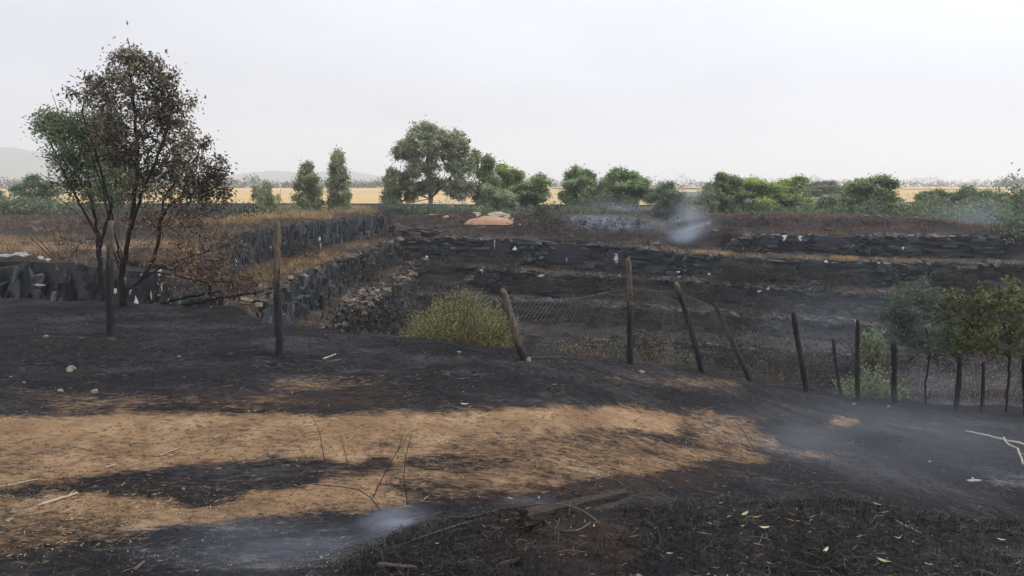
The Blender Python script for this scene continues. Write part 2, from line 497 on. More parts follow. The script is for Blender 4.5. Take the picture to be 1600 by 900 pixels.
RX = [p.x for p in R_pts]; RY = [p.y for p in R_pts]; RZ = [p.z for p in R_pts]
L_line_y = [24.5, 26.5, 32, 38, 42, 48, 53.4, 58, 75]
L_line_x = [-10.6, -10.4, -12.0, -13.3, -12.8, -11.6, -10.5, -9.4, -9.4]
def ground_z(x, y, detail=True):
    x = np.asarray(x, float); y = np.asarray(y, float)
    # near bank
    near = -drop(x) * (.35 + .65 * sstep(3.5, 9.5, y))
    near = near + .13 * sstep(8.6, 10.5, y) * sstep(-2, -4, x) * (1 - sstep(11, 14, y))
    yc = np.interp(x, CX, CY)
    mound = (.47 + .05 * vnoise(x * 1.3, y * 1.3, 5)) * sstep(1.0, -.35, y - yc) * sstep(-1.7, -.35, x)
    near = near + mound
    near = near + .08 * fbm(x * .35, y * .35, 3, 3)
    if detail:
        amp = .35 + .65 * sstep(-.3, .3, mound - .1) + .5 * sstep(8.2, 9.2, y)
        near = near + .045 * amp * fbm(x * 1.9, y * 1.9, 4, 11) + .018 * amp * fbm(x * 9, y * 9, 3, 21)
    t = y - rim_y(x) + .35 * fbm(x * .8, y * .3, 3, 31)
    fall = np.where(t > 0, .62 * t + .35 * np.minimum(t, 2) ** 2 * .3, 0)
    pit = np.maximum(near - fall, -9.6 + .5 * fbm(x * .3, y * .3, 3, 41))
    # far side
    ya = np.interp(x, AX, AY); za = np.interp(x, AX, AZ)
    far = za + (-.28 - za) * sstep(0.5, 10.5, y - ya) ** .8
    ry = np.interp(x, RX, RY)
    rb = sstep(13.6, 16.2, x) * sstep(34.5, 31.5, x)
    hump = np.where(y > ry + .8, -1.12 + 1.08 * sstep(.8, 6.5, y - ry), za - .05)
    hump = np.where(y > ry + 9, -.04 - .5 * sstep(9, 20, y - ry), hump)
    far = far * (1 - rb) + hump * rb
    far = far - 1.0 * np.exp(-((x - 12.7 - (y - 57) * .12) / 1.5) ** 2) * sstep(51, 55, y) * sstep(80, 66, y)
    far = far - .5 * sstep(20, 45, x) * sstep(45, 60, y) * (1 - sstep(90, 150, y))
    far = far + .14 * fbm(x * .32, y * .32, 4, 51)
    lx = np.interp(y, L_line_y, L_line_x)
    left = .05 + .14 * fbm(x * .25, y * .25, 4, 61) - .25 * sstep(32, 25, y) + .25 * sstep(3, 0, lx - x) * sstep(40, 55, y)
    isl = (y > 25.7) & (x < lx - .6)
    isf = (y > ya + 1.3) & (x > -30)
    z = np.where(isl, left, np.where(isf, far, pit))
    z = np.where((~isl) & (y > 59), far, z)
    flat = sstep(70, 110, y)
    und = .35 * fbm(x * .01, y * .01, 2, 71) * sstep(120, 300, y)
    return z * (1 - flat) + und * flat
def gz(x, y):
    return float(ground_z(np.array([x]), np.array([y]))[0])
def hit(px, py, dmin=2.0, dmax=60.0):
    """where the sight line through a photograph pixel meets the ground"""
    ds = np.geomspace(dmin, dmax, 1500)
    p1 = at(px, py, 1.0)
    xs = p1.x * ds; zs = H + (p1.z - H) * ds
    below = ground_z(xs, ds) >= zs
    k = int(np.argmax(below)) if below.any() else len(ds) - 1
    return Vector((xs[k], ds[k], float(ground_z(xs[k:k + 1], ds[k:k + 1])[0])))

# cover map: what burnt and what did not, drawn over the ground from the photograph
CS = 4
cx0, cy0, cw, chh = -400, 240, 600, 190
def inpoly(PX, PY, poly):
    r = np.zeros(PX.shape, bool)
    n = len(poly)
    for i in range(n):
        x1, y1 = poly[i]; x2, y2 = poly[(i + 1) % n]
        if y1 == y2: continue
        c = (PY < y1) != (PY < y2)
        r ^= c & (PX < (x2 - x1) * (PY - y1) / (y2 - y1) + x1)
    return r
GX, GY = np.meshgrid(cx0 + np.arange(cw) * CS, cy0 + np.arange(chh) * CS)
cover = np.zeros((chh, cw, 3))
def paint(ch, val, poly):
    cover[..., ch][inpoly(GX + 34 * fbm(GX * .02, GY * .06, 4, ch + 5), GY + 9 * fbm(GX * .016, GY * .05, 4, ch + 9), poly)] = val
# rusty scorched soil
paint(1, .22, [(-400, 560), (2000, 560), (2000, 960), (-400, 960)])
paint(1, .50, [(-400, 330), (340, 330), (600, 335), (600, 420), (-400, 420)])
paint(1, .42, [(600, 330), (1130, 335), (1130, 400), (600, 376)])
paint(1, .45, [(1130, 330), (1640, 335), (1640, 376), (1130, 385)])
paint(1, .60, [(370, 585), (640, 585), (640, 640), (200, 640)])
paint(1, .55, [(560, 700), (1200, 680), (1180, 770), (560, 790)])
paint(1, .60, [(760, 800), (1000, 800), (1010, 900), (700, 900)])
paint(1, .12, [(1120, 600), (2000, 640), (2000, 960), (1000, 960), (1020, 780), (1200, 740)])
paint(1, .15, [(-400, 485), (560, 520), (800, 560), (800, 600), (-400, 640)])
# unburnt straw and soil
paint(0, .95, [(-400, 655), (0, 650), (200, 645), (420, 650), (620, 642), (830, 640), (1000, 633), (1060, 645), (1090, 662), (1100, 675),
               (1060, 682), (1030, 676), (960, 670), (870, 672), (780, 672), (700, 688), (650, 712), (640, 745), (610, 700), (560, 722),
               (430, 712), (330, 722), (250, 738), (120, 745), (0, 762), (-400, 790)])
paint(0, .12, [(-400, 790), (0, 762), (120, 746), (250, 732), (330, 720), (430, 712), (570, 718), (590, 748), (500, 768), (420, 766), (300, 790), (190, 775), (90, 768), (0, 778), (-400, 800)])
paint(0, .88, [(-400, 800), (0, 778), (90, 768), (190, 775), (300, 792), (420, 768), (600, 742), (690, 720), (780, 735), (830, 748), (780, 772), (640, 790), (560, 803),
               (400, 806), (180, 832), (60, 855), (0, 862), (-400, 900)])
paint(0, .62, [(-200, 690), (160, 684), (330, 698), (260, 722), (60, 742), (-200, 752)])
paint(0, .66, [(330, 664), (480, 668), (520, 690), (400, 700), (300, 690)])
paint(0, .60, [(560, 690), (660, 680), (650, 712), (570, 716)])
paint(0, .64, [(-200, 800), (160, 790), (280, 800), (160, 826), (-200, 858)])
paint(0, .52, [(1030, 640), (1120, 640), (1215, 682), (1230, 704), (1150, 700), (1060, 684)])
paint(0, .45, [(640, 712), (700, 690), (780, 675), (960, 674), (1060, 690), (1130, 700), (1100, 722), (960, 742), (830, 770), (650, 785), (600, 760)])
paint(0, .60, [(960, 722), (1060, 708), (1175, 705), (1190, 716), (1080, 730), (980, 742)])
paint(0, .40, [(370, 622), (460, 590), (560, 586), (600, 600), (480, 612), (420, 626)])
paint(0, .36, [(-20, 605), (420, 622), (400, 640), (100, 640)])
paint(0, .62, [(1278, 652), (1350, 648), (1368, 656), (1330, 662), (1280, 660)])
paint(0, .55, [(1350, 655), (1500, 668), (1500, 675), (1400, 668)])
paint(0, .50, [(1200, 706), (1320, 708), (1320, 717), (1210, 716)])
paint(0, .45, [(1040, 640), (1230, 655), (1225, 662), (1060, 650)])
paint(0, .42, [(830, 590), (1180, 590), (1180, 600), (1060, 606), (1000, 600)])
paint(0, .42, [(-400, 800), (300, 820), (150, 860), (-400, 905)])
# dry patches on the far rims
paint(0, .62, [(-400, 366), (30, 372), (170, 380), (290, 372), (300, 392), (100, 398), (-400, 392)])
paint(0, .85, [(400, 325), (470, 318), (560, 318), (590, 330), (545, 338), (440, 350), (400, 345)])
paint(0, .50, [(-400, 314), (350, 314), (350, 322), (-400, 322)])
paint(0, .30, [(620, 345), (720, 360), (700, 368), (610, 355)])
paint(0, .45, [(880, 300), (1100, 300), (1100, 334), (870, 330)])
# ash
paint(2, .36, [(150, 815), (560, 815), (620, 850), (480, 900), (150, 900)])
paint(2, .42, [(380, 560), (860, 575), (860, 592), (380, 582)])
paint(2, .40, [(200, 548), (440, 548), (440, 560), (200, 560)])
paint(2, .55, [(1490, 732), (1640, 735), (1640, 775), (1560, 770)])
paint(2, .44, [(1090, 745), (1220, 735), (1260, 745), (1160, 768)])
paint(2, .42, [(1230, 788), (1330, 784), (1320, 800), (1240, 800)])
for k in range(4):
    for ax in (0, 1):
        cover = (np.roll(cover, 1, ax) + 2 * cover + np.roll(cover, -1, ax)) / 4
for k in range(14):
    for ax in (0, 1):
        cover[..., 1:] = (np.roll(cover[..., 1:], 1, ax) + 2 * cover[..., 1:] + np.roll(cover[..., 1:], -1, ax)) / 4
def cover_at(x, y, z):
    px, py = project(x, y, z)
    u = np.clip((px - cx0) / CS, 0, cw - 1.01); v = np.clip((py - cy0) / CS, 0, chh - 1.01)
    i, j = v.astype(int), u.astype(int)
    fv, fu = (v - i)[:, None], (u - j)[:, None]
    return (cover[i, j] * (1 - fu) + cover[i, j + 1] * fu) * (1 - fv) + (cover[i + 1, j] * (1 - fu) + cover[i + 1, j + 1] * fu) * fv

# ground sheet: rows get wider apart with distance
rows = np.concatenate([np.linspace(-8, 1.4, 14), np.geomspace(1.6, 20, 440), np.geomspace(20.12, 95, 230), np.geomspace(97, 9000, 70)])
us = np.linspace(-1.3, 1.3, 500)
YY = np.repeat(rows[:, None], len(us), 1)
XX = us[None] * (np.maximum(YY, 0) + 3.0 + np.maximum(-YY, 0) * .5)
fx, fy = XX.ravel(), YY.ravel()
fz = ground_z(fx, fy)
ni, nj = len(rows), len(us)
i = np.arange(ni - 1)[:, None] * nj; j = np.arange(nj - 1)[None]
Fq = np.stack([i + j, i + j + 1, i + nj + j + 1, i + nj + j], -1).reshape(-1, 4)
cov = cover_at(fx, fy, fz)
cov[(fy < 2.5)] = (.0, .35, .1)
pit_mask = (fz < -2.9) & (fy > 14)
cov[pit_mask] = (.1, .45, .05)
ground = obj('ground', np.stack([fx, fy, fz], 1), Fq, M['ground'], smooth=True, attr={'cover': cov})
tag(ground, 'burnt black ground with a strip of unburnt straw-coloured track', kind='structure')

# ------------------------------------------------------------------ far land
def sheet(name, x0, x1, y0, y1, z, mat, label, nx=24, ny=14, seed=1, slope=0.0):
    xs = np.linspace(x0, x1, nx); ys = np.geomspace(y0, y1, ny)
    X, Y = np.meshgrid(xs, ys)
    Yw = Y + (Y * .05) * fbm(X * .01, Y * .004, 2, seed)
    Z = ground_z(X.ravel(), Yw.ravel()) + z + slope * (Yw.ravel() - y0)
    i = np.arange(ny - 1)[:, None] * nx; j = np.arange(nx - 1)[None]
    Fq = np.stack([i + j, i + j + 1, i + nx + j + 1, i + nx + j], -1).reshape(-1, 4)
    o = obj(name, np.stack([X.ravel(), Yw.ravel(), Z], 1), Fq, mat, smooth=True)
    tag(o, label, kind='structure')
sheet('field', -260, 20, 92, 420, .12, M['field'], 'golden stubble field behind the quarry rim', seed=3, slope=.0005)
sheet('field', -900, 150, 440, 2400, .3, M['field'], 'pale stubble field beyond the far tree line', seed=8, slope=.0003)
sheet('field', 30, 520, 105, 330, .12, M['field'], 'golden field behind the green trees', seed=12, slope=.001)
sheet('field', 100, 1500, 345, 2400, .5, M['field'], 'distant golden field under the horizon', seed=13, slope=.0012)
sheet('field', 22, 48, 96, 210, .26, M['burnt_field'], 'grey burnt field seen through the gap in the trees', seed=14, slope=.0012)

def hills(name, x0, x1, y, prof, seed, label):
    n = 90
    xs = np.linspace(x0, x1, n)
    h = np.interp(xs, [p[0] for p in prof], [p[1] for p in prof]) * (1 + .10 * fbm(xs * .004, xs * 0, 4, seed))
    V = []; m = 9
    for k in range(m):
        t = k / (m - 1)
        V.append(np.stack([xs, y + 500 * t + xs * 0, h * np.sin(t * math.pi * .5) ** .8 * (1 + .1 * fbm(xs * .006, xs * 0 + t * 6, 3, seed + 3)) - 2], 1))
    V = np.concatenate(V)
    i = np.arange(m - 1)[:, None] * n; j = np.arange(n - 1)[None]
    Fq = np.stack([i + j, i + j + 1, i + n + j + 1, i + n + j], -1).reshape(-1, 4)
    o = obj(name, V, Fq, M['hill'], smooth=True)
    tag(o, label, kind='structure')
M['hill'] = plain_mat('hill', [(.3, (.05, .065, .045)), (.7, (.11, .11, .07))], .004, 1, 0, 0, island=False)
hills('hills', -2300, -780, 1500, [(-2300, 92), (-1250, 92), (-1130, 80), (-1000, 40), (-780, 6)], 2, 'hazy hill ridge on the horizon behind the scorched tree')
hills('hills', -980, -150, 1650, [(-980, 14), (-800, 26), (-640, 42), (-560, 34), (-430, 38), (-320, 20), (-150, 5)], 5, 'low hazy hills beyond the stubble field')
hills('hills', -300, 3600, 2600, [(-300, 5), (300, 11), (900, 10), (2200, 16), (3600, 20)], 9, 'faint flat ridge along the horizon')

# ------------------------------------------------------------------ rock
def block_variant(seed, flat=True):
    bm = bmesh.new()
    bmesh.ops.create_cube(bm, size=1.0)
    r = random.Random(seed)
    for v in bm.verts:
        if flat:
            v.co += Vector((r.uniform(-.13, .13), r.uniform(-.16, .16), r.uniform(-.13, .13)))
        else:
            k = .45 if v.co.z > 0 else .2
            v.co += Vector((r.uniform(-k, k) * .8, r.uniform(-k, k), r.uniform(-.3, .3)))
    bmesh.ops.bevel(bm, geom=bm.edges[:], offset=.035, segments=1, affect='EDGES')
    bmesh.ops.triangulate(bm, faces=bm.faces[:])
    V = np.array([v.co[:] for v in bm.verts]); Fa = np.array([[q.index for q in f.verts] for f in bm.faces])
    bm.free()
    return V, Fa
BV = [block_variant(k) for k in range(10)] + [block_variant(k, False) for k in range(10, 20)]   # ten flat slabs, ten pointed shards
slab_meshes = {}
def slab_mesh(k, matname):
    if (k, matname) not in slab_meshes:
        slab_meshes[(k, matname)] = mesh_data('slate_slab', BV[k][0], BV[k][1], M[matname])
    return slab_meshes[(k, matname)]
def polyline(pts):
    P = np.array([[p[0], p[1], p[2]] for p in pts], float)
    s = np.concatenate([[0], np.cumsum(np.linalg.norm(np.diff(P[:, :2], axis=0), axis=1))])
    def f(q):
        return np.array([np.interp(q, s, P[:, k]) for k in range(3)])
    def tangent(q):
        a, b = f(max(q - .4, 0)), f(min(q + .4, s[-1]))
        t = b[:2] - a[:2]; return t / (np.linalg.norm(t) + 1e-9)
    return f, tangent, s[-1]
def bench(label, pts, bottoms, ledge, style, g, seed, n_single, matname, smooth_at=(), hrange=(.1, .3), wrange=(.35, 1.3), pale=(), batter=.12):
    """a rock step: dark backing face + ledge, and the slabs that stick out of it"""
    f, tan, S = polyline(pts)
    bp = np.array([[b, 0, 0] for b in bottoms], float)
    sb = np.linspace(0, S, len(bottoms))
    def bot(q): return float(np.interp(q, sb, [b for b in bottoms]))
    ns = int(S / (.25 if style == 'layered' else .11)) + 2; nz = 12; nl = 7
    V = []
    for q in np.linspace(0, S, ns):
        p = f(q); t = tan(q); nrm = np.array([t[1], -t[0]]); zb = bot(q)
        zt = p[2] + .16 * vnoise(q * .55, seed * 3.1, seed) + .08 * vnoise(q * 1.9, 1.7, seed + 1) - .35 * float(sstep(.35, .8, vnoise(q * .3, seed * 7.7, seed + 5)))
        colv = []
        for k in range(nz):                    # face from bottom up
            a = k / (nz - 1); z = zb + (zt - zb) * a
            o = (.30 * fbm(np.array(q * .9), np.array(z * 2.6), 4, seed)[()] if style == 'layered' else .26 * fbm(np.array(q * 2.6 + z * .5), np.array(z * .7), 3, seed)[()]) + batter * (zt - z)
            colv.append([p[0] + nrm[0] * o, p[1] + nrm[1] * o, z])
        for k in range(1, nl):                 # ledge running back
            a = k / (nl - 1) * ledge
            colv.append([p[0] - nrm[0] * a, p[1] - nrm[1] * a, zt + .03 * a + .09 * vnoise(q * 1.3, a * 1.7, seed + 2)])
        V.append(colv)
    V = np.array(V); mcol = V.shape[1]
    i = np.arange(ns - 1)[:, None] * mcol; j = np.arange(mcol - 1)[None]
    Fa = np.stack([i + j, i + mcol + j, i + mcol + j + 1, i + j + 1], -1).reshape(-1, 4)
    Vf = V.reshape(-1, 3)
    base = tuple(Vf.mean(0))
    wall = link('quarry_wall', None)
    me = mesh_data('quarry_wall', Vf - np.array(base), Fa, M[matname], False)
    me.materials.append(M['ledge'])
    top = (np.arange(mcol - 1) >= nz - 1)
    me.polygons.foreach_set('material_index', np.tile(top, ns - 1).astype(np.int32))
    bpy.data.objects.remove(wall)
    wall = link('quarry_wall', me, loc=base)
    tag(wall, label, kind='structure')
    items = []                                  # (score, variant, matrix pieces)
    def put(q, z, w, d, h, tilt, yaw, matn, proud):
        p = f(q); t = tan(q); nrm = np.array([t[1], -t[0]])
        off = batter * (p[2] - z) + proud
        items.append((w * h, int(g.integers(10)) + (10 if style == 'upright' else 0), (p[0] + nrm[0] * off, p[1] + nrm[1] * off, z), (w, d, h), math.atan2(t[1], t[0]) + yaw, tilt, matn))
    taken = []
    for (q, w, h, zc) in smooth_at:
        p = f(q)
        put(q, p[2] - zc, w, .35, h, g.uniform(-.02, .02), g.uniform(-.03, .03), 'slate_smooth', -.02)
        taken.append((q - w / 2, q + w / 2, p[2] - zc - h / 2, p[2] - zc + h / 2))
    if style == 'layered':
        ztop = max(p[2] for p in pts) + .1; zbot = min(bottoms)
        z = ztop
        while z > zbot:
            h = g.uniform(*hrange); q = g.uniform(0, .5)
            while q < S:
                w = g.uniform(*wrange) * (1 + .6 * (g.random() < .15))
                qc = q + w / 2; q += w * g.uniform(.85, 1.12)
                if qc > S: break
                zt = f(qc)[2]; zc = z - h / 2 + .25 * vnoise(qc * .25, z * .3, seed + 9)
                if zc > zt - .02 or zc < bot(qc) - .05: continue
                if g.random() < .16 or float(fbm(np.array(qc * .33), np.array(zc * .7), 3, seed + 40)) > .16: continue
                if any(a < qc < b and c < zc < d for a, b, c, d in taken): continue
                put(qc, zc, w * .98, g.uniform(.25, .5), h * g.uniform(.6, 1.02), g.normal(0, .04), g.normal(0, .12), matname, g.uniform(-.2, .2))
            z -= h * .96
    else:
        q = 0
        while q < S:
            w = g.uniform(*wrange)
            zt = f(q)[2]; zb = bot(q); z = zt - g.uniform(.02, .4) - (.25 if label.startswith('upright') and q < 24 else 0)
            while z > zb:
                h = g.uniform(*hrange)
                if g.random() > (.80 if label.startswith('upright') and q < 24 else .58):
                    mt = matname
                    for (a, b, pr) in pale:
                        if a < q < b and g.random() < pr: mt = 'slate_pale'
                    put(q + g.uniform(-.1, .1), z - h / 2, w, g.uniform(.1, .3), h * 1.25, g.normal(.14, .12), g.normal(0, .3), mt, g.uniform(-.16, .12))
                z -= h * g.uniform(.6, .95)
            q += w * g.uniform(.55, .95)
    items.sort(key=lambda a: -a[0])
    rest = Acc()
    for k, (scv, var, loc, size, yaw, tilt, mt) in enumerate(items):
        if k < n_single or mt in ('slate_smooth', 'slate_pale'):
            o = link('slate_slab', slab_mesh(var, mt), wall, Vector(loc) - Vector(base))
            o.scale = size; o.rotation_euler = (0, tilt, yaw)
        else:
            v = BV[var][0] * np.array(size)
            ct, st = math.cos(tilt), math.sin(tilt)
            v = np.stack([v[:, 0] * ct + v[:, 2] * st, v[:, 1], -v[:, 0] * st + v[:, 2] * ct], 1)
            cy, sy = math.cos(yaw), math.sin(yaw)
            v = np.stack([v[:, 0] * cy - v[:, 1] * sy, v[:, 0] * sy + v[:, 1] * cy, v[:, 2]], 1) + np.array(loc)
            rest.add(v, F3=BV[var][1])
    if rest.n:
        V, Fs = rest.out()
        o = obj('slate_layers', V, Fs, M[matname], parent=wall)
        o['kind'] = 'stuff'
    return wall
m, t, bs = new_mat('ledge'); g_ = G(t)
c = g_.ramp(g_.noise(1.2, 6, .65), [(.35, (.014, .0125, .0125)), (.55, (.035, .028, .022)), (.75, (.10, .074, .05))])
g_.l(c, bs.inputs['Base Color']); bs.inputs['Roughness'].default_value = 1
g_.bump(g_.noise(8, 5), .6, .04, bs)
M['ledge'] = m

gr = np.random.default_rng(21)
bench('upper layered slate step of the far quarry wall with smooth dark panels', A_pts, [-3.4, -3.5, -3.75, -4.1, -4.2, -4.2, -4.2, -4.3], 3.2, 'layered', gr, 3, 75, 'slate',
      smooth_at=[(8.1, 1.8, 1.0, .62), (13.0, 2.8, 1.1, .7), (16.6, 1.2, 1.4, .85), (29.4, 1.4, 1.0, .75)])
bench('middle layered slate step below the grassy ledge', B_pts, [-5.4, -5.5, -5.6, -5.7, -5.6], 3.0, 'layered', gr, 5, 60, 'slate',
      smooth_at=[(22.5, 2.0, .8, .6)])
bench('lower shadowed slate step behind the wire fence', C_pts, [-7.6, -7.7, -7.7, -7.6], 3.0, 'layered', gr, 7, 40, 'slate', smooth_at=[])
bench('deepest slate step at the foot of the quarry', D_pts, [-10, -10, -10], 3.0, 'layered', gr, 9, 15, 'slate')
bench('upper short slate step topped by a burnt hump', R_pts, [-2.5, -2.6, -2.7, -2.7], 2.6, 'layered', gr, 11, 45, 'slate',
      smooth_at=[(3.2, 1.3, .5, .3), (7.3, 1.9, .5, .35), (11.4, 1.5, .7, .5)], hrange=(.09, .22))
L_pts = [(-34, 23.5, -.1), (-26, 24.2, -.05), (-16.7, 25.2, -.02), (-13.0, 24.6, -.25), (-10.9, 25.0, -.35), (-10.5, 26.6, -.2), (-12.0, 32, .0), (-13.3, 38, .05), (-12.8, 42, .1), (-11.6, 48, .15), (-10.5, 53.4, .25), (-9.5, 57.6, .1)]
bench('upright slate rock face with pale streaks under the scorched bank', L_pts, [-3.2, -3.2, -3.2, -3.1, -2.5, -2.3, -2.2, -1.9, -1.8], 3.0, 'upright', gr, 13, 0, 'slate_v',
      hrange=(.16, .7), wrange=(.05, .20), pale=((15.8, 19.5, .5), (21.3, 22.4, .2), (24, 26.5, .12)))
L2_pts = [(-8.9, 25.5, -2.3), (-9.4, 28, -1.9), (-9.7, 32, -1.68), (-9.5, 38, -1.64), (-9.1, 45, -1.62), (-8.7, 52, -1.6), (-8.3, 57, -1.62)]
bench('second upright slate step with a dry grass ledge', L2_pts, [-4, -3.8, -3.6, -3.6, -3.4], 4.2, 'upright', gr, 17, 20, 'slate_v', hrange=(.2, .7), wrange=(.08, .3), batter=.3)
L3_pts = [(-6.6, 23.5, -4.2), (-7.6, 27, -3.6), (-8.0, 34, -3.35), (-7.7, 41, -3.3), (-7.5, 48, -3.3), (-7.2, 55, -3.3)]
bench('lowest upright slate step strewn with pale rubble', L3_pts, [-7, -7, -7, -7], 3.4, 'upright', gr, 19, 20, 'slate_v', hrange=(.2, .7), wrange=(.1, .35), batter=.45)

# ------------------------------------------------------------------ trees and shrubs
def grow(stems, targets, g, r_tip=.006, r_pow=.5, curve=.25, seg=4, max_stem=None, lift=.15):
    """stems: list of (n,3) polylines (the first is the trunk); targets (m,3) twig ends.
    every target is joined to the nearest wood already there. returns tube list and twig end directions"""
    P, par = [], []
    paths = []
    for si, st in enumerate(stems):
        st = np.asarray(st, float)
        d = np.concatenate([[0], np.cumsum(np.linalg.norm(np.diff(st, axis=0), axis=1))])
        n = max(int(d[-1] / .12 / max(1, d[-1] / 4)), 6)
        q = np.linspace(0, d[-1], n)
        pts = np.stack([np.interp(q, d, st[:, k]) for k in range(3)], 1)
        pts[1:-1] += g.normal(0, .008 * d[-1] / 3, (n - 2, 3))
        if si == 0 or not P:
            prev = -1
        else:
            A = np.array(P); prev = int(np.argmin(np.linalg.norm(A - pts[0], axis=1)))
        path = [prev] if prev >= 0 else []
        for p in pts[(1 if prev >= 0 else 0):]:
            P.append(p); par.append(prev); prev = len(P) - 1; path.append(prev)
        paths.append(path)
    n_stem = len(P)
    ends, dirs = [], []
    targets = np.asarray(targets, float)
    A = np.array(P)
    dmin = np.min(np.linalg.norm(targets[:, None] - A[None], axis=2), axis=1)
    for ti in np.argsort(dmin):
        tg = targets[ti]
        A = np.array(P)
        dv = tg - A
        dist = np.linalg.norm(dv, axis=1)
        cost = dist * (1 + .5 * np.clip(-dv[:, 2] / (dist + 1e-6), 0, 1))
        k = int(np.argmin(cost))
        p0 = A[k]; L = dist[k]
        if L < 1e-3: continue
        side = g.normal(0, 1, 3); side -= side.dot(dv[k]) / L ** 2 * dv[k]
        side = side / (np.linalg.norm(side) + 1e-9) * L * curve * g.uniform(.3, 1) * .5
        ctrl = p0 + dv[k] * .5 + side + np.array([0, 0, lift * L])
        path = [k]; prev = k
        ns = seg if L > .3 else max(2, seg - 1)
        for s in range(1, ns + 1):
            t = s / ns
            p = (1 - t) ** 2 * p0 + 2 * t * (1 - t) * ctrl + t * t * tg
            P.append(p); par.append(prev); prev = len(P) - 1; path.append(prev)
        paths.append(path)
        ends.append(tg); dirs.append(P[-1] - P[-2])
    P = np.array(P); par = np.array(par)
    cnt = np.zeros(len(P))
    has_child = np.zeros(len(P), bool)
    has_child[par[par >= 0]] = True
    cnt[~has_child] = 1
    for q in range(len(P) - 1, -1, -1):
        if par[q] >= 0: cnt[par[q]] += cnt[q]
    rad = r_tip * np.maximum(cnt, 1) ** r_pow
    if max_stem: rad = np.minimum(rad, max_stem)
    return P, rad, paths, np.array(ends), np.array(dirs)
def wood(P, rad, paths, sides_big=7, sides=4):
    acc = Acc()
    for pt in paths:
        if len(pt) < 2: continue
        r = rad[pt].copy()
        if len(r) > 1: r[0] = min(r[0], r[1] * 1.25)
        acc.add(*tube(P[pt], r, sides_big if r.max() > .035 else sides, cap=r.max() > .02))
    return acc.out()
def lobe_points(lobes, n, g):
    """lobes: (cx,cy,cz,rx,ry,rz,weight); points towards the outside of each"""
    w = np.array([l[6] for l in lobes], float); w /= w.sum()
    k = g.choice(len(lobes), n, p=w)
    L = np.array([l[:6] for l in lobes], float)[k]
    d = unit(g.normal(size=(n, 3))); r = g.random(n)[:, None] ** .42
    return L[:, :3] + d * r * L[:, 3:6]
def leaf_cloud(ends, dirs, per, sigma, L, W, g, droop=.3):
    n = len(ends) * per
    C = np.repeat(ends, per, 0) + g.normal(0, 1, (n, 3)) * sigma * g.uniform(.3, 1.15, (n, 1))
    D = unit(np.repeat(dirs, per, 0)) * .6 + g.normal(0, .7, (n, 3)) + np.array([0, 0, -droop])
    ll = L * g.uniform(.6, 1.3, n)
    return leaf_quads(C, D, ll, W * ll / L * g.uniform(.8, 1.2, n), g)

def px_lobes(d, ells, thick=.8):
    """crown lobes given as photograph ellipses at distance d"""
    out = []
    for e in ells:
        cx, cy, rx, ry, w = e[:5]; dd = e[5] if len(e) > 5 else 0
        p = at(cx, cy, d + dd); s = (d + dd) / F
        out.append((p.x, p.y, p.z, rx * s, max(rx * s * thick, ry * s * thick * .6), ry * s, w))
    return out
def px_line(d, pts):
    return np.array([atxyz(p[0], p[1], d + (p[2] if len(p) > 2 else 0)) for p in pts])

def tree_parts(root, stems, lobes, g, n_end, per, sigma, L, W, leafm, barkm, r_tip=.006, r_pow=.5, droop=.3, max_stem=None, leafless=None, sides_big=8, curve=.25):
    tg = lobe_points(lobes, n_end, g)
    P, rad, paths, ends, dirs = grow(stems, tg, g, r_tip, r_pow, max_stem=max_stem, curve=curve)
    V, Fs = wood(P, rad, paths, sides_big)
    obj('trunk', V, Fs, M[barkm], parent=root, smooth=True)
    V, Fq = leaf_cloud(ends, dirs, per, sigma, L, W, g, droop)
    obj('crown', V, Fq, M[leafm], parent=root)

# the scorched tree on the bank
g = np.random.default_rng(101)
TD = 15.0
b = at(193, 482, TD); b.z = gz(b.x, b.y) - .05
tree = empty('scorched_tree', b, 'tall scorched tree with brown curled leaves and charred trunks on the bank', 'tree')
base = np.array(b)
st = [np.concatenate([[base], px_line(TD, [(192, 455), (190, 430), (197, 395), (205, 340, .1), (211, 290, .2), (215, 230, .2), (210, 160, .1), (201, 105, 0)])]),
      px_line(TD, [(191, 440), (178, 395, -.2), (170, 340, -.3), (160, 290, -.4), (142, 240, -.5), (125, 200, -.5)]),
      px_line(TD, [(192, 425), (186, 380, .3), (183, 320, .5), (180, 260, .6), (172, 200, .6), (160, 160, .5)]),
      px_line(TD, [(186, 415), (165, 362, -.4), (140, 310, -.6), (118, 275, -.7), (103, 255, -.8), (92, 240, -.8)]),
      px_line(TD, [(186, 420), (160, 375, -.5), (125, 320, -.7), (100, 292, -.8), (84, 287, -.9), (62, 270, -1.)]),
      px_line(TD, [(197, 395), (207, 350, -.2), (222, 300, -.3), (245, 250, -.4), (262, 200, -.4), (272, 140, -.3)]),
      px_line(TD, [(195, 455), (222, 435, .2), (238, 410, .3), (247, 380, .3), (251, 345, .3), (257, 310, .3), (285, 270, .3), (310, 240, .2)]),
      px_line(TD, [(250, 345, .3), (265, 320, .1), (290, 305, 0), (325, 300, 0), (345, 285, 0)]),
      px_line(TD, [(196, 400), (225, 390, -.4), (250, 365, -.6), (300, 340, -.7), (335, 330, -.7)]),
      px_line(TD, [(150, 330, -.6), (128, 290, -.5), (105, 235, -.5), (90, 170, -.6), (82, 148, -.6)])]
for k_, (ex, ey) in enumerate([(70, 255), (80, 215), (105, 185), (128, 175), (58, 285), (100, 225), (230, 330), (270, 345), (155, 250), (240, 300)]):
    st.append(px_line(TD, [(188 + k_ % 3 * 3, 415 - k_ * 3), (188 + (ex - 188) * .3, 415 + (ey - 415) * .42, -.2 + .08 * k_), (188 + (ex - 188) * .65, 415 + (ey - 415) * .74, -.3 + .1 * k_), (ex, ey, -.4 + .12 * k_)]))
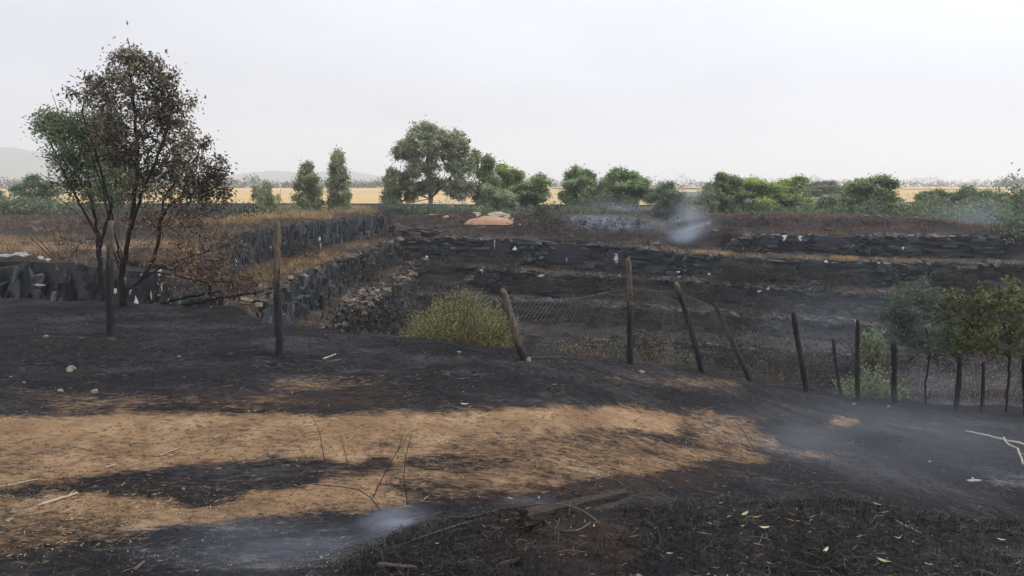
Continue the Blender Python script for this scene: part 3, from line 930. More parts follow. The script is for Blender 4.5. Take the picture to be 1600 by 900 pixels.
lobes = px_lobes(TD, [(200, 122, 45, 38, 1.1), (250, 125, 24, 30, .7), (160, 150, 26, 20, .4), (215, 180, 66, 50, 2.0), (262, 175, 22, 35, .6), (190, 225, 60, 45, 1.3), (235, 245, 50, 45, 1.3),
                      (295, 255, 36, 45, 1.2), (325, 285, 24, 38, .8), (290, 305, 50, 26, .9), (288, 190, 14, 20, .2), (235, 290, 50, 30, .8), (140, 130, 12, 14, .15), (345, 265, 8, 24, .15), (215, 95, 22, 14, .3), (190, 88, 8, 12, .12), (248, 96, 9, 12, .12), (150, 128, 10, 10, .1), (124, 158, 9, 9, .07), (298, 165, 8, 14, .1), (292, 215, 10, 10, .1), (318, 222, 12, 12, .12), (350, 300, 8, 14, .1), (110, 150, 10, 8, .05)])
tree_parts(tree, st, lobes, g, 470, 34, .105, .08, .033, 'leaf_scorch', 'bark_char', r_tip=.0052, r_pow=.47, droop=.25, max_stem=.13)
# low limbs of the same tree, withered
tg = lobe_points(px_lobes(TD, [(330, 390, 55, 40, 1), (290, 425, 60, 34, 1), (360, 440, 50, 26, .8), (270, 345, 60, 30, .7), (120, 390, 40, 30, .15)]), 150, g)
st2 = [px_line(TD, [(222, 435, .2), (250, 420, 0), (300, 400, -.1), (350, 385, -.2), (385, 370, -.2)]),
       px_line(TD, [(232, 425, .2), (270, 430, -.3), (320, 440, -.4), (372, 440, -.4)])]
P, rad, paths, ends, dirs = grow(st2, tg, g, .004, .42)
V, Fs = wood(P, rad, paths); obj('limb', V, Fs, M['bark_char'], parent=tree, smooth=True)
V, Fq = leaf_cloud(ends, dirs, 15, .16, .085, .036, g, .5)
obj('withered_leaves', V, Fq, M['leaf_brown'], parent=tree)

# green tree close behind it
g = np.random.default_rng(102)
GD = 19.5
gb = at(165, 492, GD); gb.z = -2.2
tr = empty('green_tree', gb, 'green leafy tree growing from the pit behind the scorched tree', 'tree')
st = [np.concatenate([[np.array(gb)], px_line(GD, [(160, 430), (150, 350), (140, 290), (130, 240), (125, 205)])]),
      px_line(GD, [(155, 390), (175, 320), (185, 260), (180, 200)]), px_line(GD, [(152, 370), (120, 310), (95, 260), (75, 215)])]
lobes = px_lobes(GD, [(98, 205, 36, 24, 1), (150, 200, 45, 26, 1.2), (120, 245, 50, 32, 1.4), (170, 250, 45, 40, 1.3), (110, 285, 30, 18, .4), (165, 300, 40, 22, .7), (205, 290, 35, 30, .7), (78, 190, 18, 14, .35)])
tree_parts(tr, st, lobes, g, 380, 48, .16, .09, .036, 'leaf_soft', 'bark_char', r_tip=.005, droop=.2)

# slim young trees, posts and regrowth down the slope
def small_tree(name, label, base, stems, ells, d, leafm, barkm, seed, n_end, per, sigma, L, W, droop=.2, r_tip=.004, thick=.8, max_stem=.07, group=None):
    g = np.random.default_rng(seed)
    root = empty(name, Vector(base), label, 'tree', group)
    tree_parts(root, [np.asarray(s) for s in stems], px_lobes(d, ells, thick), g, n_end, per, sigma, L, W, leafm, barkm, r_tip=r_tip, droop=droop, max_stem=max_stem)
    return root
def gp(px, py, d):
    p = at(px, py, d); p.z = gz(p.x, p.y) - .05
    return p
p = gp(1446, 640, 16.0)
M['leaf_pine'] = leaf_mat('pine_needle', [(.0, (0.057, 0.079, 0.057)), (.5, (0.114, 0.146, 0.109)), (1, (0.194, 0.217, 0.172))], 0.35)
small_tree('young_pine', 'bushy blue-green young pine with charred trunk below the slope fence', p,
           [np.concatenate([[np.array(p)], px_line(16, [(1446, 600), (1453, 550), (1445, 500), (1435, 450)])])],
           [(1430, 460, 36, 26, 1), (1422, 500, 46, 32, 1.3), (1440, 535, 50, 24, 1), (1400, 485, 24, 34, .5), (1476, 530, 22, 22, .4), (1468, 470, 16, 20, .3)], 16, 'leaf_pine', 'bark_char', 301, 120, 66, .085, .11, .016, 0, .003)
p = gp(1572, 652, 16.0)
M['leaf_green2'] = leaf_mat('yellow_green_leaf', [(.0, (0.045, 0.049, 0.025)), (.4, (0.099, 0.117, 0.045)), (.8, (0.162, 0.175, 0.072)), (1, (0.270, 0.233, 0.117))], 0.4)
small_tree('young_tree', 'broad-leaved young tree with yellowish green crown beside the young pine', p,
           [np.concatenate([[np.array(p)], px_line(16, [(1575, 600), (1578, 550), (1570, 500), (1560, 460)])]), px_line(16, [(1578, 560), (1530, 520), (1500, 490)]), px_line(16, [(1576, 540), (1610, 500), (1640, 480)])],
           [(1505, 490, 40, 34, 1), (1560, 465, 54, 28, 1), (1600, 495, 50, 42, 1.2), (1540, 525, 58, 30, 1.1), (1495, 530, 26, 22, .5), (1650, 480, 40, 30, .8), (1590, 548, 46, 18, .6)], 16, 'leaf_green2', 'bark_char', 302, 150, 40, .085, .09, .05, .3, .0035)

# shrubs
def shrub(name, label, px, py_base, d, w, h, leafm, stemm, seed, n_stem=120, per=14, L=.05, W=.02, spread=.8, cat='shrub', z=None, arch=.3, group=None, erect=.5, sigma=.05):
    g = np.random.default_rng(seed)
    p = at(px, py_base, d)
    p.z = (gz(p.x, p.y) if z is None else z)
    root = empty(name, p, label, cat, group)
    acc = Acc(); C, D = [], []
    for k in range(n_stem):
        a = g.uniform(0, 2 * math.pi); rr = math.sqrt(g.random()) * spread
        hh = h * g.uniform(.55, 1.05) * (1 - .45 * rr * rr)
        b0 = np.array([p.x + math.cos(a) * rr * w * .22, p.y + math.sin(a) * rr * w * .22, p.z - .05])
        tip = np.array([p.x + math.cos(a) * rr * w * .62, p.y + math.sin(a) * rr * w * .62, p.z + hh])
        mid = (b0 + tip) / 2 + np.array([0, 0, arch * hh]) + g.normal(0, .06 * w, 3) * (1 - erect)
        t = np.linspace(0, 1, 5)[:, None]
        pts = (1 - t) ** 2 * b0 + 2 * t * (1 - t) * mid + t * t * tip
        acc.add(*tube(pts, np.linspace(.006, .002, 5) * (1 + .5 * (w > 1.5)), 3, cap=False))
        if per:
            tt = g.uniform(.3, 1.0, per)[:, None]
            c = (1 - tt) ** 2 * b0 + 2 * tt * (1 - tt) * mid + tt * tt * tip
            C.append(c + g.normal(0, sigma, c.shape)); D.append(np.repeat((tip - mid)[None], per, 0))
    V, Fs = acc.out(); obj('stem', V, Fs, M[stemm], parent=root)
    if per:
        C = np.concatenate(C); D = unit(np.concatenate(D)) + g.normal(0, .5, C.shape)
        V, Fq = leaf_quads(C, D, L * g.uniform(.6, 1.3, len(C)), W, g); obj('foliage', V, Fq, M[leafm], parent=root)
    return root
shrub('broom_shrub', 'rounded yellow-green broom shrub behind the sagging wire mesh', 722, 552, 12.6, 1.65, 1.4, 'broom', 'twig', 401, 760, 50, .05, .013, 1.0, arch=.12, erect=.7, sigma=.035)
shrub('broom_shrub', 'wispy dry branchlets sticking up behind the broom shrub', 715, 530, 13.6, .8, 1.35, 'broom', 'twig', 402, 60, 20, .05, .018, .9, arch=.1, z=-1.35)
shrub('bramble', 'grey-green bramble thicket around the thin upright fence post', 960, 572, 13.8, 2.5, 1.25, 'bramble', 'twig', 403, 130, 16, .07, .02, 1.0, arch=.5, erect=0)
shrub('bramble', 'greenish bramble tangle between the thin post and the leaning posts', 1050, 585, 15.0, 2.0, 1.35, 'bramble', 'twig', 404, 120, 16, .07, .022, 1.0, arch=.5, erect=0)
shrub('bramble', 'dead grey bramble thicket behind the two leaning charred posts', 1215, 610, 17, 2.4, 1.6, 'bramble', 'twig', 405, 140, 10, .06, .02, 1.0, arch=.5, erect=0)
shrub('burnt_shrub', 'burnt brown twiggy shrub above the dead bramble thicket', 1205, 545, 20, 2.2, 1.5, 'leaf_brown', 'twig_dark', 406, 160, 12, .06, .025, 1.0, arch=.3)
shrub('leafy_shrub', 'green leafy regrowth at the foot of the charred slope posts', 1362, 640, 17, 1.5, 1.2, 'leaf_dark', 'twig', 407, 90, 26, .08, .045, 1.0, arch=.3)
shrub('leafy_shrub', 'small bright green shrub beside the young pine crown', 1368, 515, 18, .6, 1.0, 'leaf_dark', 'twig', 408, 40, 22, .09, .05, 1.0, arch=.2, z=-1.9)
shrub('burnt_shrub', 'brown scorched thicket under the young tree crown', 1545, 640, 18.5, 3.6, 2.4, 'leaf_brown', 'twig_dark', 409, 220, 22, .07, .03, 1.0, arch=.4)
shrub('burnt_shrub', 'dark burnt thicket between the regrowth and the young pine', 1420, 635, 18.5, 2.4, 2.2, 'leaf_brown', 'twig_dark', 410, 160, 10, .06, .025, 1.0, arch=.4)
shrub('burnt_shrub', 'leafless burnt shrub among the bramble and thin post', 992, 560, 14.5, .9, 1.0, 'leaf_brown', 'twig_dark', 411, 120, 14, .05, .02, 1.0, arch=.2)
shrub('burnt_shrub', 'dry brown brush beside the sagging mesh and tilted post', 880, 565, 12.8, 1.6, .65, 'leaf_brown', 'twig_dark', 412, 160, 14, .05, .02, 1.0, arch=.4)
shrub('burnt_shrub', 'bare twisted shrub on the rusty bank behind the scorched tree', 105, 398, 27, 2.4, 1.5, 'leaf_brown', 'twig_dark', 413, 60, 0, .05, .02, 1.0, arch=.1)

# fallen limbs under the scorched tree
for k, (pts, lab) in enumerate([([(228, 488), (262, 470), (300, 462), (345, 455)], 'charred fallen limb rising from the bank edge'),
                                ([(248, 490), (300, 473), (350, 465), (410, 455)], 'longer charred fallen limb with withered leaves at its end')]):
    Pl = px_line(15.2, pts)
    o_loc = tuple(Pl[0])
    V, F4, F3 = tube(np.array([np.interp(np.linspace(0, 3, 12), range(4), Pl[:, c]) for c in range(3)]).T + np.random.default_rng(k).normal(0, .015, (12, 3)), np.linspace(.05, .02, 12), 7)
    o = obj('fallen_limb', V, [F4, F3], M['bark_char'], loc=o_loc, smooth=True)
    tag(o, lab, 'branch', 'fallen limbs under the scorched tree')

# ------------------------------------------------------------------ trees beyond the quarry
def euc_variant(seed, lobes, stems, n_end, per, sigma, L, W, leafm, droop=.5, r_tip=.012):
    """crown and trunk meshes of a tree 1 unit = 1 m, foot at the origin"""
    g = np.random.default_rng(seed)
    tg = lobe_points(lobes, n_end, g)
    P, rad, paths, ends, dirs = grow([np.asarray(s, float) for s in stems], tg, g, r_tip, .5)
    V, Fs = wood(P, rad, paths, 6, 3)
    tm = mesh_data('trunk', V, Fs, M['bark'], True)
    V, Fq = leaf_cloud(ends, dirs, per, sigma, L, W, g, droop)
    cm = mesh_data('crown', V, Fq, M[leafm])
    return tm, cm
def std_lobes(w, h, seed, n=9, base=.25):
    r = np.random.default_rng(seed); out = []; n = int(n * 1.6)
    for k in range(n):
        z = h * (base + (1 - base) * (k + .5) / n * .92)
        wid = w * .5 * math.sin(math.pi * min(.95, .18 + .72 * (k + .5) / n)) ** .8
        a = r.uniform(0, 6.28); q = wid * r.uniform(.3, .85)
        out.append((math.cos(a) * q, math.sin(a) * q, z, wid * r.uniform(.3, .55), wid * r.uniform(.3, .55), h * .075 * r.uniform(.8, 1.5), 1))
    return out
VAR = {}
def variant(key, w, h, seed, leafm, n_end=260, per=50, n=9, base=.22, L=.24, W=.10, sigma=.33, stems=None, lobes=None):
    lobes = lobes or std_lobes(w, h, seed, n, base)
    if stems is None:
        stems = [[(0, 0, -.3), (.1, 0, h * .2), (-.1, .1, h * .5), (.1, 0, h * .85)]]
        for l in lobes[::2]:
            stems.append([(0, 0, h * .15), (l[0] * .5, l[1] * .5, l[2] * .6), (l[0], l[1], l[2])])
    VAR[key] = (euc_variant(seed, lobes, stems, n_end, per, sigma, L, W, leafm), w, h)
variant('big', 7.6, 9.0, 501, 'leaf_euc', 640, 52, lobes=[(-.3, 0, 7.6, 1.7, 1.7, 1.2, 1.3), (-1.8, .3, 6.1, 1.3, 1.5, 1.0, 1), (.3, -.4, 6.2, 1.6, 1.6, 1.1, 1.1), (2.2, 0, 6.6, 1.1, 1.3, 1.4, 1), (2.5, .2, 4.6, 1.2, 1.4, 1.4, 1.1),
        (-.8, 0, 4.3, 1.6, 1.6, 1.0, .9), (-2.9, 0, 3.2, 1.0, 1.2, 1.0, .7), (2.4, 0, 2.5, 1.3, 1.4, 1.2, 1), (.7, .2, 2.9, 1.4, 1.4, .9, .7), (-1.2, .3, 2.3, 1.1, 1.2, .7, .5), (-3.3, .2, 1.6, .8, 1, .8, .45)], L=.25, W=.10, sigma=.21)
variant('slim', 2.6, 4.6, 502, 'leaf_euc', 300, 50, lobes=[(.05, 0, 4.2, .35, .35, .4, .7), (-.3, .1, 3.6, .5, .5, .5, 1), (.35, 0, 3.2, .55, .55, .5, 1.1), (-.35, 0, 2.6, .7, .65, .5, 1.3), (.4, .1, 2.1, .75, .7, .5, 1.3), (-.3, 0, 1.5, .85, .8, .5, 1.3), (.35, 0, 1.0, .8, .8, .45, 1.2), (0, 0, .5, .8, .8, .4, .8)], sigma=.17, L=.2, W=.08)
variant('round', 4.4, 4.6, 503, 'leaf_bright', 330, 52, n=9, base=.12, sigma=0.22)
variant('open', 4.2, 5.2, 504, 'leaf_green', 320, 50, n=9, base=.18, sigma=0.20)
variant('tall', 3.0, 6.2, 505, 'leaf_green', 300, 50, n=9, base=.15, sigma=0.20)
variant('dark', 4.6, 4.8, 506, 'leaf_dark', 330, 50, n=9, base=.14, sigma=0.23)
variant('bush', 3.0, 2.0, 507, 'leaf_euc', 170, 50, n=6, base=.05, sigma=0.17, L=.18, W=.07)
def bg_tree(kind, px, py_top, py_base, wpx, d, label, yaw=0, name='tree'):
    (tm, cm), w, h = VAR[kind]
    foot = at(px, py_base, d); foot.z = min(gz(foot.x, foot.y), foot.z + 1.2)
    top = at(px, py_top, d)
    hh = (top.z - foot.z) * 1.03; ww = wpx * d / F * (1.28 if px > 870 else 1.1)
    root = empty(name, foot, label, 'tree', 'trees beyond the quarry')
    for nm, me in (('trunk', tm), ('crown', cm)):
        o = link(nm, me, root)
        o.scale = (ww / w, ww / w, hh / h); o.rotation_euler = (0, 0, yaw)
T = [('big', 672, 192, 330, 128, 72, 'tallest eucalyptus on the far rim with a broad open crown', 0),
     ('tall', 752, 238, 332, 44, 76, 'tall narrow tree pressed against the tallest eucalyptus', 1),
     ('round', 793, 259, 332, 64, 80, 'pale green tree between the narrow tree and the domed bush', 2),
     ('open', 838, 274, 332, 66, 77, 'dark domed tree behind the white sheets', 3),
     ('bush', 770, 290, 332, 60, 74, 'low rounded bush right behind the sand heap', 1.2),
     ('bush', 622, 266, 330, 48, 74, 'leaning small tree at the foot of the tallest eucalyptus', 2.2),
     ('slim', 482, 257, 330, 48, 61, 'slim tree on the rim before the golden field, shorter of two', 0),
     ('slim', 531, 240, 328, 48, 61, 'slim tree on the rim before the golden field, taller of two', 2.1),
     ('bush', 413, 287, 328, 40, 63, 'small bushy tree beside the shorter slim tree', 0),
     ('open', 905, 262, 338, 54, 74, 'two-headed green tree before the pale field gap', 4),
     ('open', 978, 265, 345, 66, 72, 'feathery green tree rising out of the grey smoke', 5),
     ('bush', 935, 282, 340, 44, 73, 'bushy tree pressed between the two-headed tree and the feathery tree', 5.4),
     ('dark', 1042, 287, 350, 56, 70, 'small dark tree beside the smoking gully', .6),
     ('tall', 1132, 272, 345, 46, 72, 'upright dark tree on the other side of the smoking gully', 1.5),
     ('bush', 1104, 290, 345, 44, 71, 'bushy tree leaning over the smoking gully', 3.3),
     ('round', 1178, 280, 342, 70, 74, 'bright yellow-green tree above the short slate step', 2.6),
     ('round', 1232, 278, 342, 74, 76, 'broad bright green tree beside the yellow-green tree', 4.4),
     ('dark', 1288, 284, 330, 90, 140, 'distant bluish tree clump behind the bright trees', .3),
     ('bush', 1297, 306, 345, 70, 75, 'low olive bush before the bluish clump', 2.9),
     ('open', 1358, 276, 345, 76, 74, 'domed dark green tree standing alone against the sky', 1.1),
     ('bush', 1330, 288, 345, 36, 76, 'narrow bush leaning on the domed tree', .9),
     ('bush', 1418, 318, 360, 70, 72, 'low light green bush beside the domed tree', 1.9),
     ('open', 1453, 297, 360, 54, 78, 'ragged tree before the distant fields', .8),
     ('dark', 1503, 293, 365, 58, 76, 'dark ragged tree above the end of the short slate step', 2.4),
     ('open', 1548, 299, 370, 60, 74, 'hazy tree beyond the end of the short slate step', 3.9),
     ('dark', 1594, 303, 385, 64, 68, 'large hazy dark tree at the end of the quarry', 5.1),
     ('dark', 1485, 330, 372, 60, 66, 'low dark bush over the end of the burnt hump', 1.6),
     ('open', 1575, 345, 405, 66, 56, 'green tree screening the end of the short slate step', 2.7),
     ('dark', 1650, 310, 400, 80, 60, 'dense dark tree closing off the quarry end', .2),
     ('dark', 58, 275, 322, 56, 66, 'dark tree on the horizon behind bare twigs', .9),
     ('dark', -40, 290, 322, 90, 66, 'dark bush row end beyond the rusty bank', 2.0)]
for a in T: bg_tree(*a)

def scatter_stuff(name, label, pts, per, sigma, L, W, mat, seed, cat=None):
    g = np.random.default_rng(seed)
    ends = np.asarray(pts); n = len(ends)
    V, Fq = leaf_cloud(ends, g.normal(0, 1, (n, 3)), per, sigma, L, W, g, 0)
    o = obj(name, V, Fq, M[mat])
    tag(o, label, kind='stuff')
    return o
g = np.random.default_rng(601)
def hedge_line(px0, px1, d, hmin, hmax, n, seed):
    g = np.random.default_rng(seed)
    px = g.uniform(px0, px1, n); hmul = .55 + .45 * vnoise(px * .05, px * 0, seed) + .25 * vnoise(px * .21, px * 0, seed + 1)
    x = (px - 800) / F * d
    y = d + g.normal(0, d * .015, n)
    z = ground_z(x, y) + g.random(n) ** .8 * (hmin + (hmax - hmin) * np.clip(hmul, 0, 1.2))
    return np.stack([x, y, z], 1)
scatter_stuff('treeline', 'dark hedge of bushes beyond the rusty bank', hedge_line(-160, 118, 62, .4, 1.3, 420, 1), 16, .28, .22, .1, 'leaf_dark', 1)
scatter_stuff('treeline', 'far bluish tree line across the golden field', hedge_line(-250, 640, 430, 1.2, 6.5, 1500, 2), 10, .9, 1.0, .6, 'hedge_far', 2)
scatter_stuff('treeline', 'second distant tree line on the plain', hedge_line(-300, 900, 900, 1, 8, 1500, 3), 6, 1.6, 1.8, 1.2, 'hedge_far', 3)
scatter_stuff('treeline', 'far hedges between the distant golden fields', hedge_line(820, 1900, 520, 1, 4.5, 1300, 4), 8, .9, 1.0, .6, 'hedge_far', 4)
scatter_stuff('treeline', 'tree line on the far horizon beyond the fields', hedge_line(700, 2000, 1500, 4, 20, 1800, 5), 6, 2.2, 2.6, 1.8, 'hedge_far', 5)
scatter_stuff('treeline', 'group of distant trees on the horizon', hedge_line(1562, 1592, 480, 3, 7, 130, 6), 10, .9, 1.0, .6, 'hedge_far', 6)
scatter_stuff('undergrowth', 'green undergrowth at the feet of the far trees', hedge_line(595, 1090, 70, .1, .9, 600, 7), 14, .25, .2, .09, 'leaf_dark', 7)
scatter_stuff('undergrowth', 'green undergrowth behind the burnt hump', hedge_line(1090, 1700, 72, .2, 1.5, 800, 8), 14, .3, .22, .1, 'leaf_dark', 8)
scatter_stuff('undergrowth', 'low scrub along the rim before the golden field', hedge_line(360, 580, 60, .1, .7, 330, 9), 14, .2, .16, .07, 'leaf_dark', 9)
scatter_stuff('undergrowth', 'green thicket filling the end of the quarry', np.concatenate([hedge_line(1560, 1750, 52, .3, 3.5, 420, 10), hedge_line(1420, 1700, 62, .3, 2.4, 420, 11)]), 15, .35, .24, .11, 'leaf_dark', 10)

# ------------------------------------------------------------------ fence posts
def post(px_b, py_b, px_t, py_t, d, r, char_to, label, seed, dtop=0.0, name='fence_post', group=None, r_top=None):
    """wooden post from its foot to its top; burnt black up to the fraction char_to of its length"""
    g = np.random.default_rng(seed)
    b = gp(px_b, py_b, d); b.z -= .1
    t = at(px_t, py_t, d + dtop)
    n = 22
    s = np.linspace(0, 1, n)
    P = np.array(b)[None] * (1 - s[:, None]) + np.array(t)[None] * s[:, None]
    ln = np.linalg.norm(P[-1] - P[0])
    P[1:-1, 0] += .012 * np.sin(s[1:-1] * 5 + seed) ; P[1:-1, 1] += .01 * np.cos(s[1:-1] * 4 + seed)
    rr = np.linspace(r * 1.08, (r_top or r * .85), n) * (1 + .05 * np.sin(s * 23 + seed))
    rr[-1] *= .8
    V, F4, F3 = tube(P, rr, 10, True, .11, g)
    V[-1, 2] += r * .12
    sv = np.concatenate([np.repeat(s, 10), [0, 1]])
    char = np.clip(.5 + (char_to - sv) * 2.0, 0, 1)
    root = obj(name, V, [F4, F3], M['post'], loc=tuple(b), smooth=True, attr={'char': char})
    tag(root, label, 'post', group)
    # a split running down from the top
    return b, t
GP_ = 'charred posts of the old fence'
P1 = post(171, 536, 174, 345, 11.5, .055, .74, 'thin charred post leaning against the view of the scorched tree trunk', 1, group=GP_, r_top=.05)
P2 = post(437, 556, 432, 346, 10.2, .052, .58, 'upright post, black below and weathered brown above, standing alone on the bank', 2, group=GP_)
P3 = post(826, 572, 784, 452, 10.6, .056, .34, 'short post tilted sideways with a bright weathered top beside the broom shrub', 3, group=GP_)
P4 = post(987, 580, 981, 403, 12.2, .047, .62, 'upright thin post with pale weathered top among the brambles', 4, group=GP_)
P5 = post(1104, 586, 1056, 440, 13.2, .05, .9, 'leaning black post with a small pale tip', 5, group=GP_)
P6 = post(1180, 593, 1116, 474, 14.0, .05, 1.3, 'leaning post burnt wholly black beside the pale-tipped one', 6, group=GP_)
P7 = post(1261, 616, 1240, 487, 15.0, .056, 1.05, 'black post with a split top on the slope above the track end', 7, group=GP_)
P8 = post(1316, 632, 1302, 530, 16.2, .035, 1.3, 'very thin burnt stake next to the green regrowth', 8, group=GP_)
P9 = post(1340, 636, 1340, 500, 15.6, .048, 1.3, 'straight burnt post standing in front of the green regrowth', 9, group=GP_)
P10 = post(1398, 640, 1396, 535, 15.8, .06, 1.3, 'stout burnt post in the smoke before the young pine', 10, group=GP_)
P11 = post(1494, 651, 1500, 556, 15.6, .052, 1.3, 'burnt post below the smoke between pine and young tree', 11, group=GP_)
P12 = post(1533, 651, 1537, 566, 15.8, .034, 1.3, 'slender burnt stake beside the trunk of the young tree', 12, group=GP_)
P13 = post(1603, 650, 1600, 560, 15.8, .05, 1.3, 'burnt post on the far side of the young tree trunk', 13, group=GP_)

# sagging wire mesh between the posts
def mesh_fence(bot, top, cell, label, seed, wr=.0021):
    g = np.random.default_rng(seed)
    bot = np.array(bot); top = np.array(top)
    sb = np.concatenate([[0], np.cumsum(np.linalg.norm(np.diff(bot, axis=0), axis=1))])
    S = sb[-1]
    def surf(s, v):
        b = np.stack([np.interp(s, sb, bot[:, k]) for k in range(3)], -1)
        t = np.stack([np.interp(s, sb, top[:, k]) for k in range(3)], -1)
        p = b * (1 - v[..., None]) + t * v[..., None]
        p[..., 1] += .10 * vnoise(s * 1.5, v * 2, seed) - .12 * np.sin(v * math.pi)
        p[..., 2] += .05 * vnoise(s * 1.1, v * 1.3, seed + 4)
        return p
    acc = Acc()
    Hh = float(np.mean(np.linalg.norm(top - bot, axis=1)))
    nk = int(Hh / cell)
    for sgn in (1, -1):
        for k in range(-nk, int(S / cell) + nk):
            v = np.linspace(0, 1, nk * 2 + 1)
            s = k * cell + sgn * v * Hh + (Hh if sgn < 0 else 0)
            ok = (s >= 0) & (s <= S)
            if ok.sum() < 3: continue
            p = surf(s[ok], v[ok])
            acc.add(*tube(p, wr, 3, cap=False))
    root = link('wire_fence', None, loc=tuple(bot[0]))
    tag(root, label, 'fence')
    V, Fs = acc.out(); obj('mesh', V, Fs, M['wire'], parent=root)
    acc = Acc()
    for v in (0.02, .98):
        s = np.linspace(0, S, 60)
        acc.add(*tube(surf(s, np.full(60, v)), .003, 4))
    V, Fs = acc.out(); obj('strand', V, Fs, M['wire'], parent=root)
def gpt(px, py, d, up=0.0):
    p = at(px, py, d); return (p.x, p.y, gz(p.x, p.y) + up)
mesh_fence([gpt(612, 540, 11.5, -.05), gpt(700, 552, 11.2), gpt(826, 572, 10.75), gpt(900, 572, 11.4), gpt(987, 580, 12.3), gpt(1104, 586, 13.3), gpt(1180, 593, 14.1)],
           [atxyz(630, 432, 11.8), atxyz(715, 438, 11.4), atxyz(790, 470, 10.75), atxyz(880, 468, 11.5), atxyz(983, 447, 12.3), atxyz(1062, 455, 13.3), atxyz(1120, 485, 14.1)], .075,
           'rusty diamond wire mesh sagging between the leaning posts', 31)
mesh_fence([gpt(1180, 593, 14.1), gpt(1261, 616, 15.1), gpt(1340, 636, 15.7), gpt(1398, 640, 15.9)],
           [atxyz(1120, 485, 14.1), atxyz(1243, 505, 15.1), atxyz(1340, 525, 15.7), atxyz(1396, 545, 15.9)], .09, 'burnt wire mesh hanging along the slope posts in the smoke', 32, .0019)

# ------------------------------------------------------------------ things lying about
def lying(name, label, cat, p0, p1, r0, r1, mat, seed, sag=0., n=14, sides=8, wob=.08, group=None, twigs=0, lift=0.02):
    g = np.random.default_rng(seed)
    A, B = np.array(p0), np.array(p1); s = np.linspace(0, 1, n)[:, None]
    P = A * (1 - s) + B * s
    L = np.linalg.norm(B - A)
    P[1:-1] += g.normal(0, .012 * L, (n - 2, 3)) * np.array([1, 1, .4])
    P[:, 2] += sag * np.sin(s[:, 0] * math.pi)
    acc = Acc(); acc.add(*tube(P, np.linspace(r0, r1, n), sides, True, wob, g))
    for k in range(twigs):
        q = g.integers(3, n - 2); d = g.normal(0, 1, 3) * np.array([1, 1, .3]) * L * .22 + (B - A) * .12
        d[2] = abs(d[2]) * .5
        tp = P[q] + d
        acc.add(*tube(np.stack([P[q], (P[q] + tp) / 2 + g.normal(0, .02, 3), tp]), [r1, r1 * .7, r1 * .35], 5))
    V, Fs = acc.out()
    o = obj(name, V, Fs, M[mat], loc=tuple(P[0]), smooth=True)
    tag(o, label, cat, group); return o
def on(px, py, up=.0):
    h = hit(px, py); return (h.x, h.y, h.z + up)
# burnt log with a broken, splintered end
a_, b_ = np.array(on(818, 836, .05)), np.array(on(972, 792, .06))
_t = np.linspace(0, 1, 30); _gl = ground_z(a_[0] + (b_[0] - a_[0]) * _t, a_[1] + (b_[1] - a_[1]) * _t) - (a_[2] + (b_[2] - a_[2]) * _t)
_lift = max(0., float(np.percentile(_gl, 92)) + .015); a_[2] += _lift; b_[2] += _lift
log_root = empty('burnt_log', tuple(a_), 'burnt split log lying on the near mound under bent wires', 'log')
def rough_log(A, B, r, seed, n=26, sides=14):
    g = np.random.default_rng(seed)
    s = np.linspace(0, 1, n)
    P = A * (1 - s[:, None]) + B * s[:, None]
    V, F4, F3 = tube(P, r * (1 - .25 * s) * (1 + .06 * np.sin(s * 15)), sides, True)
    ang = np.tile(np.arange(sides), n)
    rid = np.random.default_rng(seed + 1).normal(0, .12, sides)[ang]
    ctr = np.repeat(P, sides, 0)
    V[:n * sides] = ctr + (V[:n * sides] - ctr) * (1 + rid + g.normal(0, .05, n * sides))[:, None]
    V[:sides] += (A - B) / np.linalg.norm(B - A) * g.uniform(-.01, .05, sides)[:, None]
    V[(n - 1) * sides:n * sides] += (B - A) / np.linalg.norm(B - A) * g.uniform(-.03, .10, sides)[:, None]
    return V, F4, F3
V, F4, F3 = rough_log(a_, b_, .042, 3); obj('trunk', V, [F4, F3], M['log'], parent=log_root, smooth=False)
off = np.array([.05, -.09, -.035])
V, F4, F3 = rough_log(a_ * .72 + b_ * .28 + off, b_ + off * np.array([1, .6, 1]), .03, 5); obj('splinter', V, [F4, F3], M['bark_char'], parent=log_root)
# bent wires
def bent_wire(label, pts, seed, r=.0045):
    P = np.array(pts); n = 40
    q = np.linspace(0, len(P) - 1, n)
    Q = np.stack([np.interp(q, range(len(P)), P[:, k]) for k in range(3)], 1)
    for _ in range(6): Q[1:-1] = (Q[:-2] + 2 * Q[1:-1] + Q[2:]) / 4
    V, F4, F3 = tube(Q, r, 5)
    o = obj('bent_wire', V, [F4, F3], M['wire'], loc=tuple(Q[0]), smooth=True)
    tag(o, label, 'wire', 'loose wires on the near mound')
w0 = hit(520, 895); w1 = hit(740, 815)
bent_wire('long loose wire running from the ash onto the mound and curling over the log', [(w0.x, w0.y, w0.z + .02), on(620, 860, .02), on(700, 832, .03), atxyz(760, 808, 4.3), atxyz(810, 800, 4.25), atxyz(840, 806, 4.2), atxyz(862, 828, 4.15), on(878, 836, .02), on(905, 834, .015), on(922, 822, .02)], 1)
bent_wire('wire hoop arching high over the burnt log', [on(730, 815, .02), atxyz(780, 795, 4.4), atxyz(840, 787, 4.4), atxyz(880, 787, 4.35), atxyz(910, 797, 4.3), atxyz(935, 815, 4.2), atxyz(945, 828, 4.15), on(946, 858, 0)], 2)
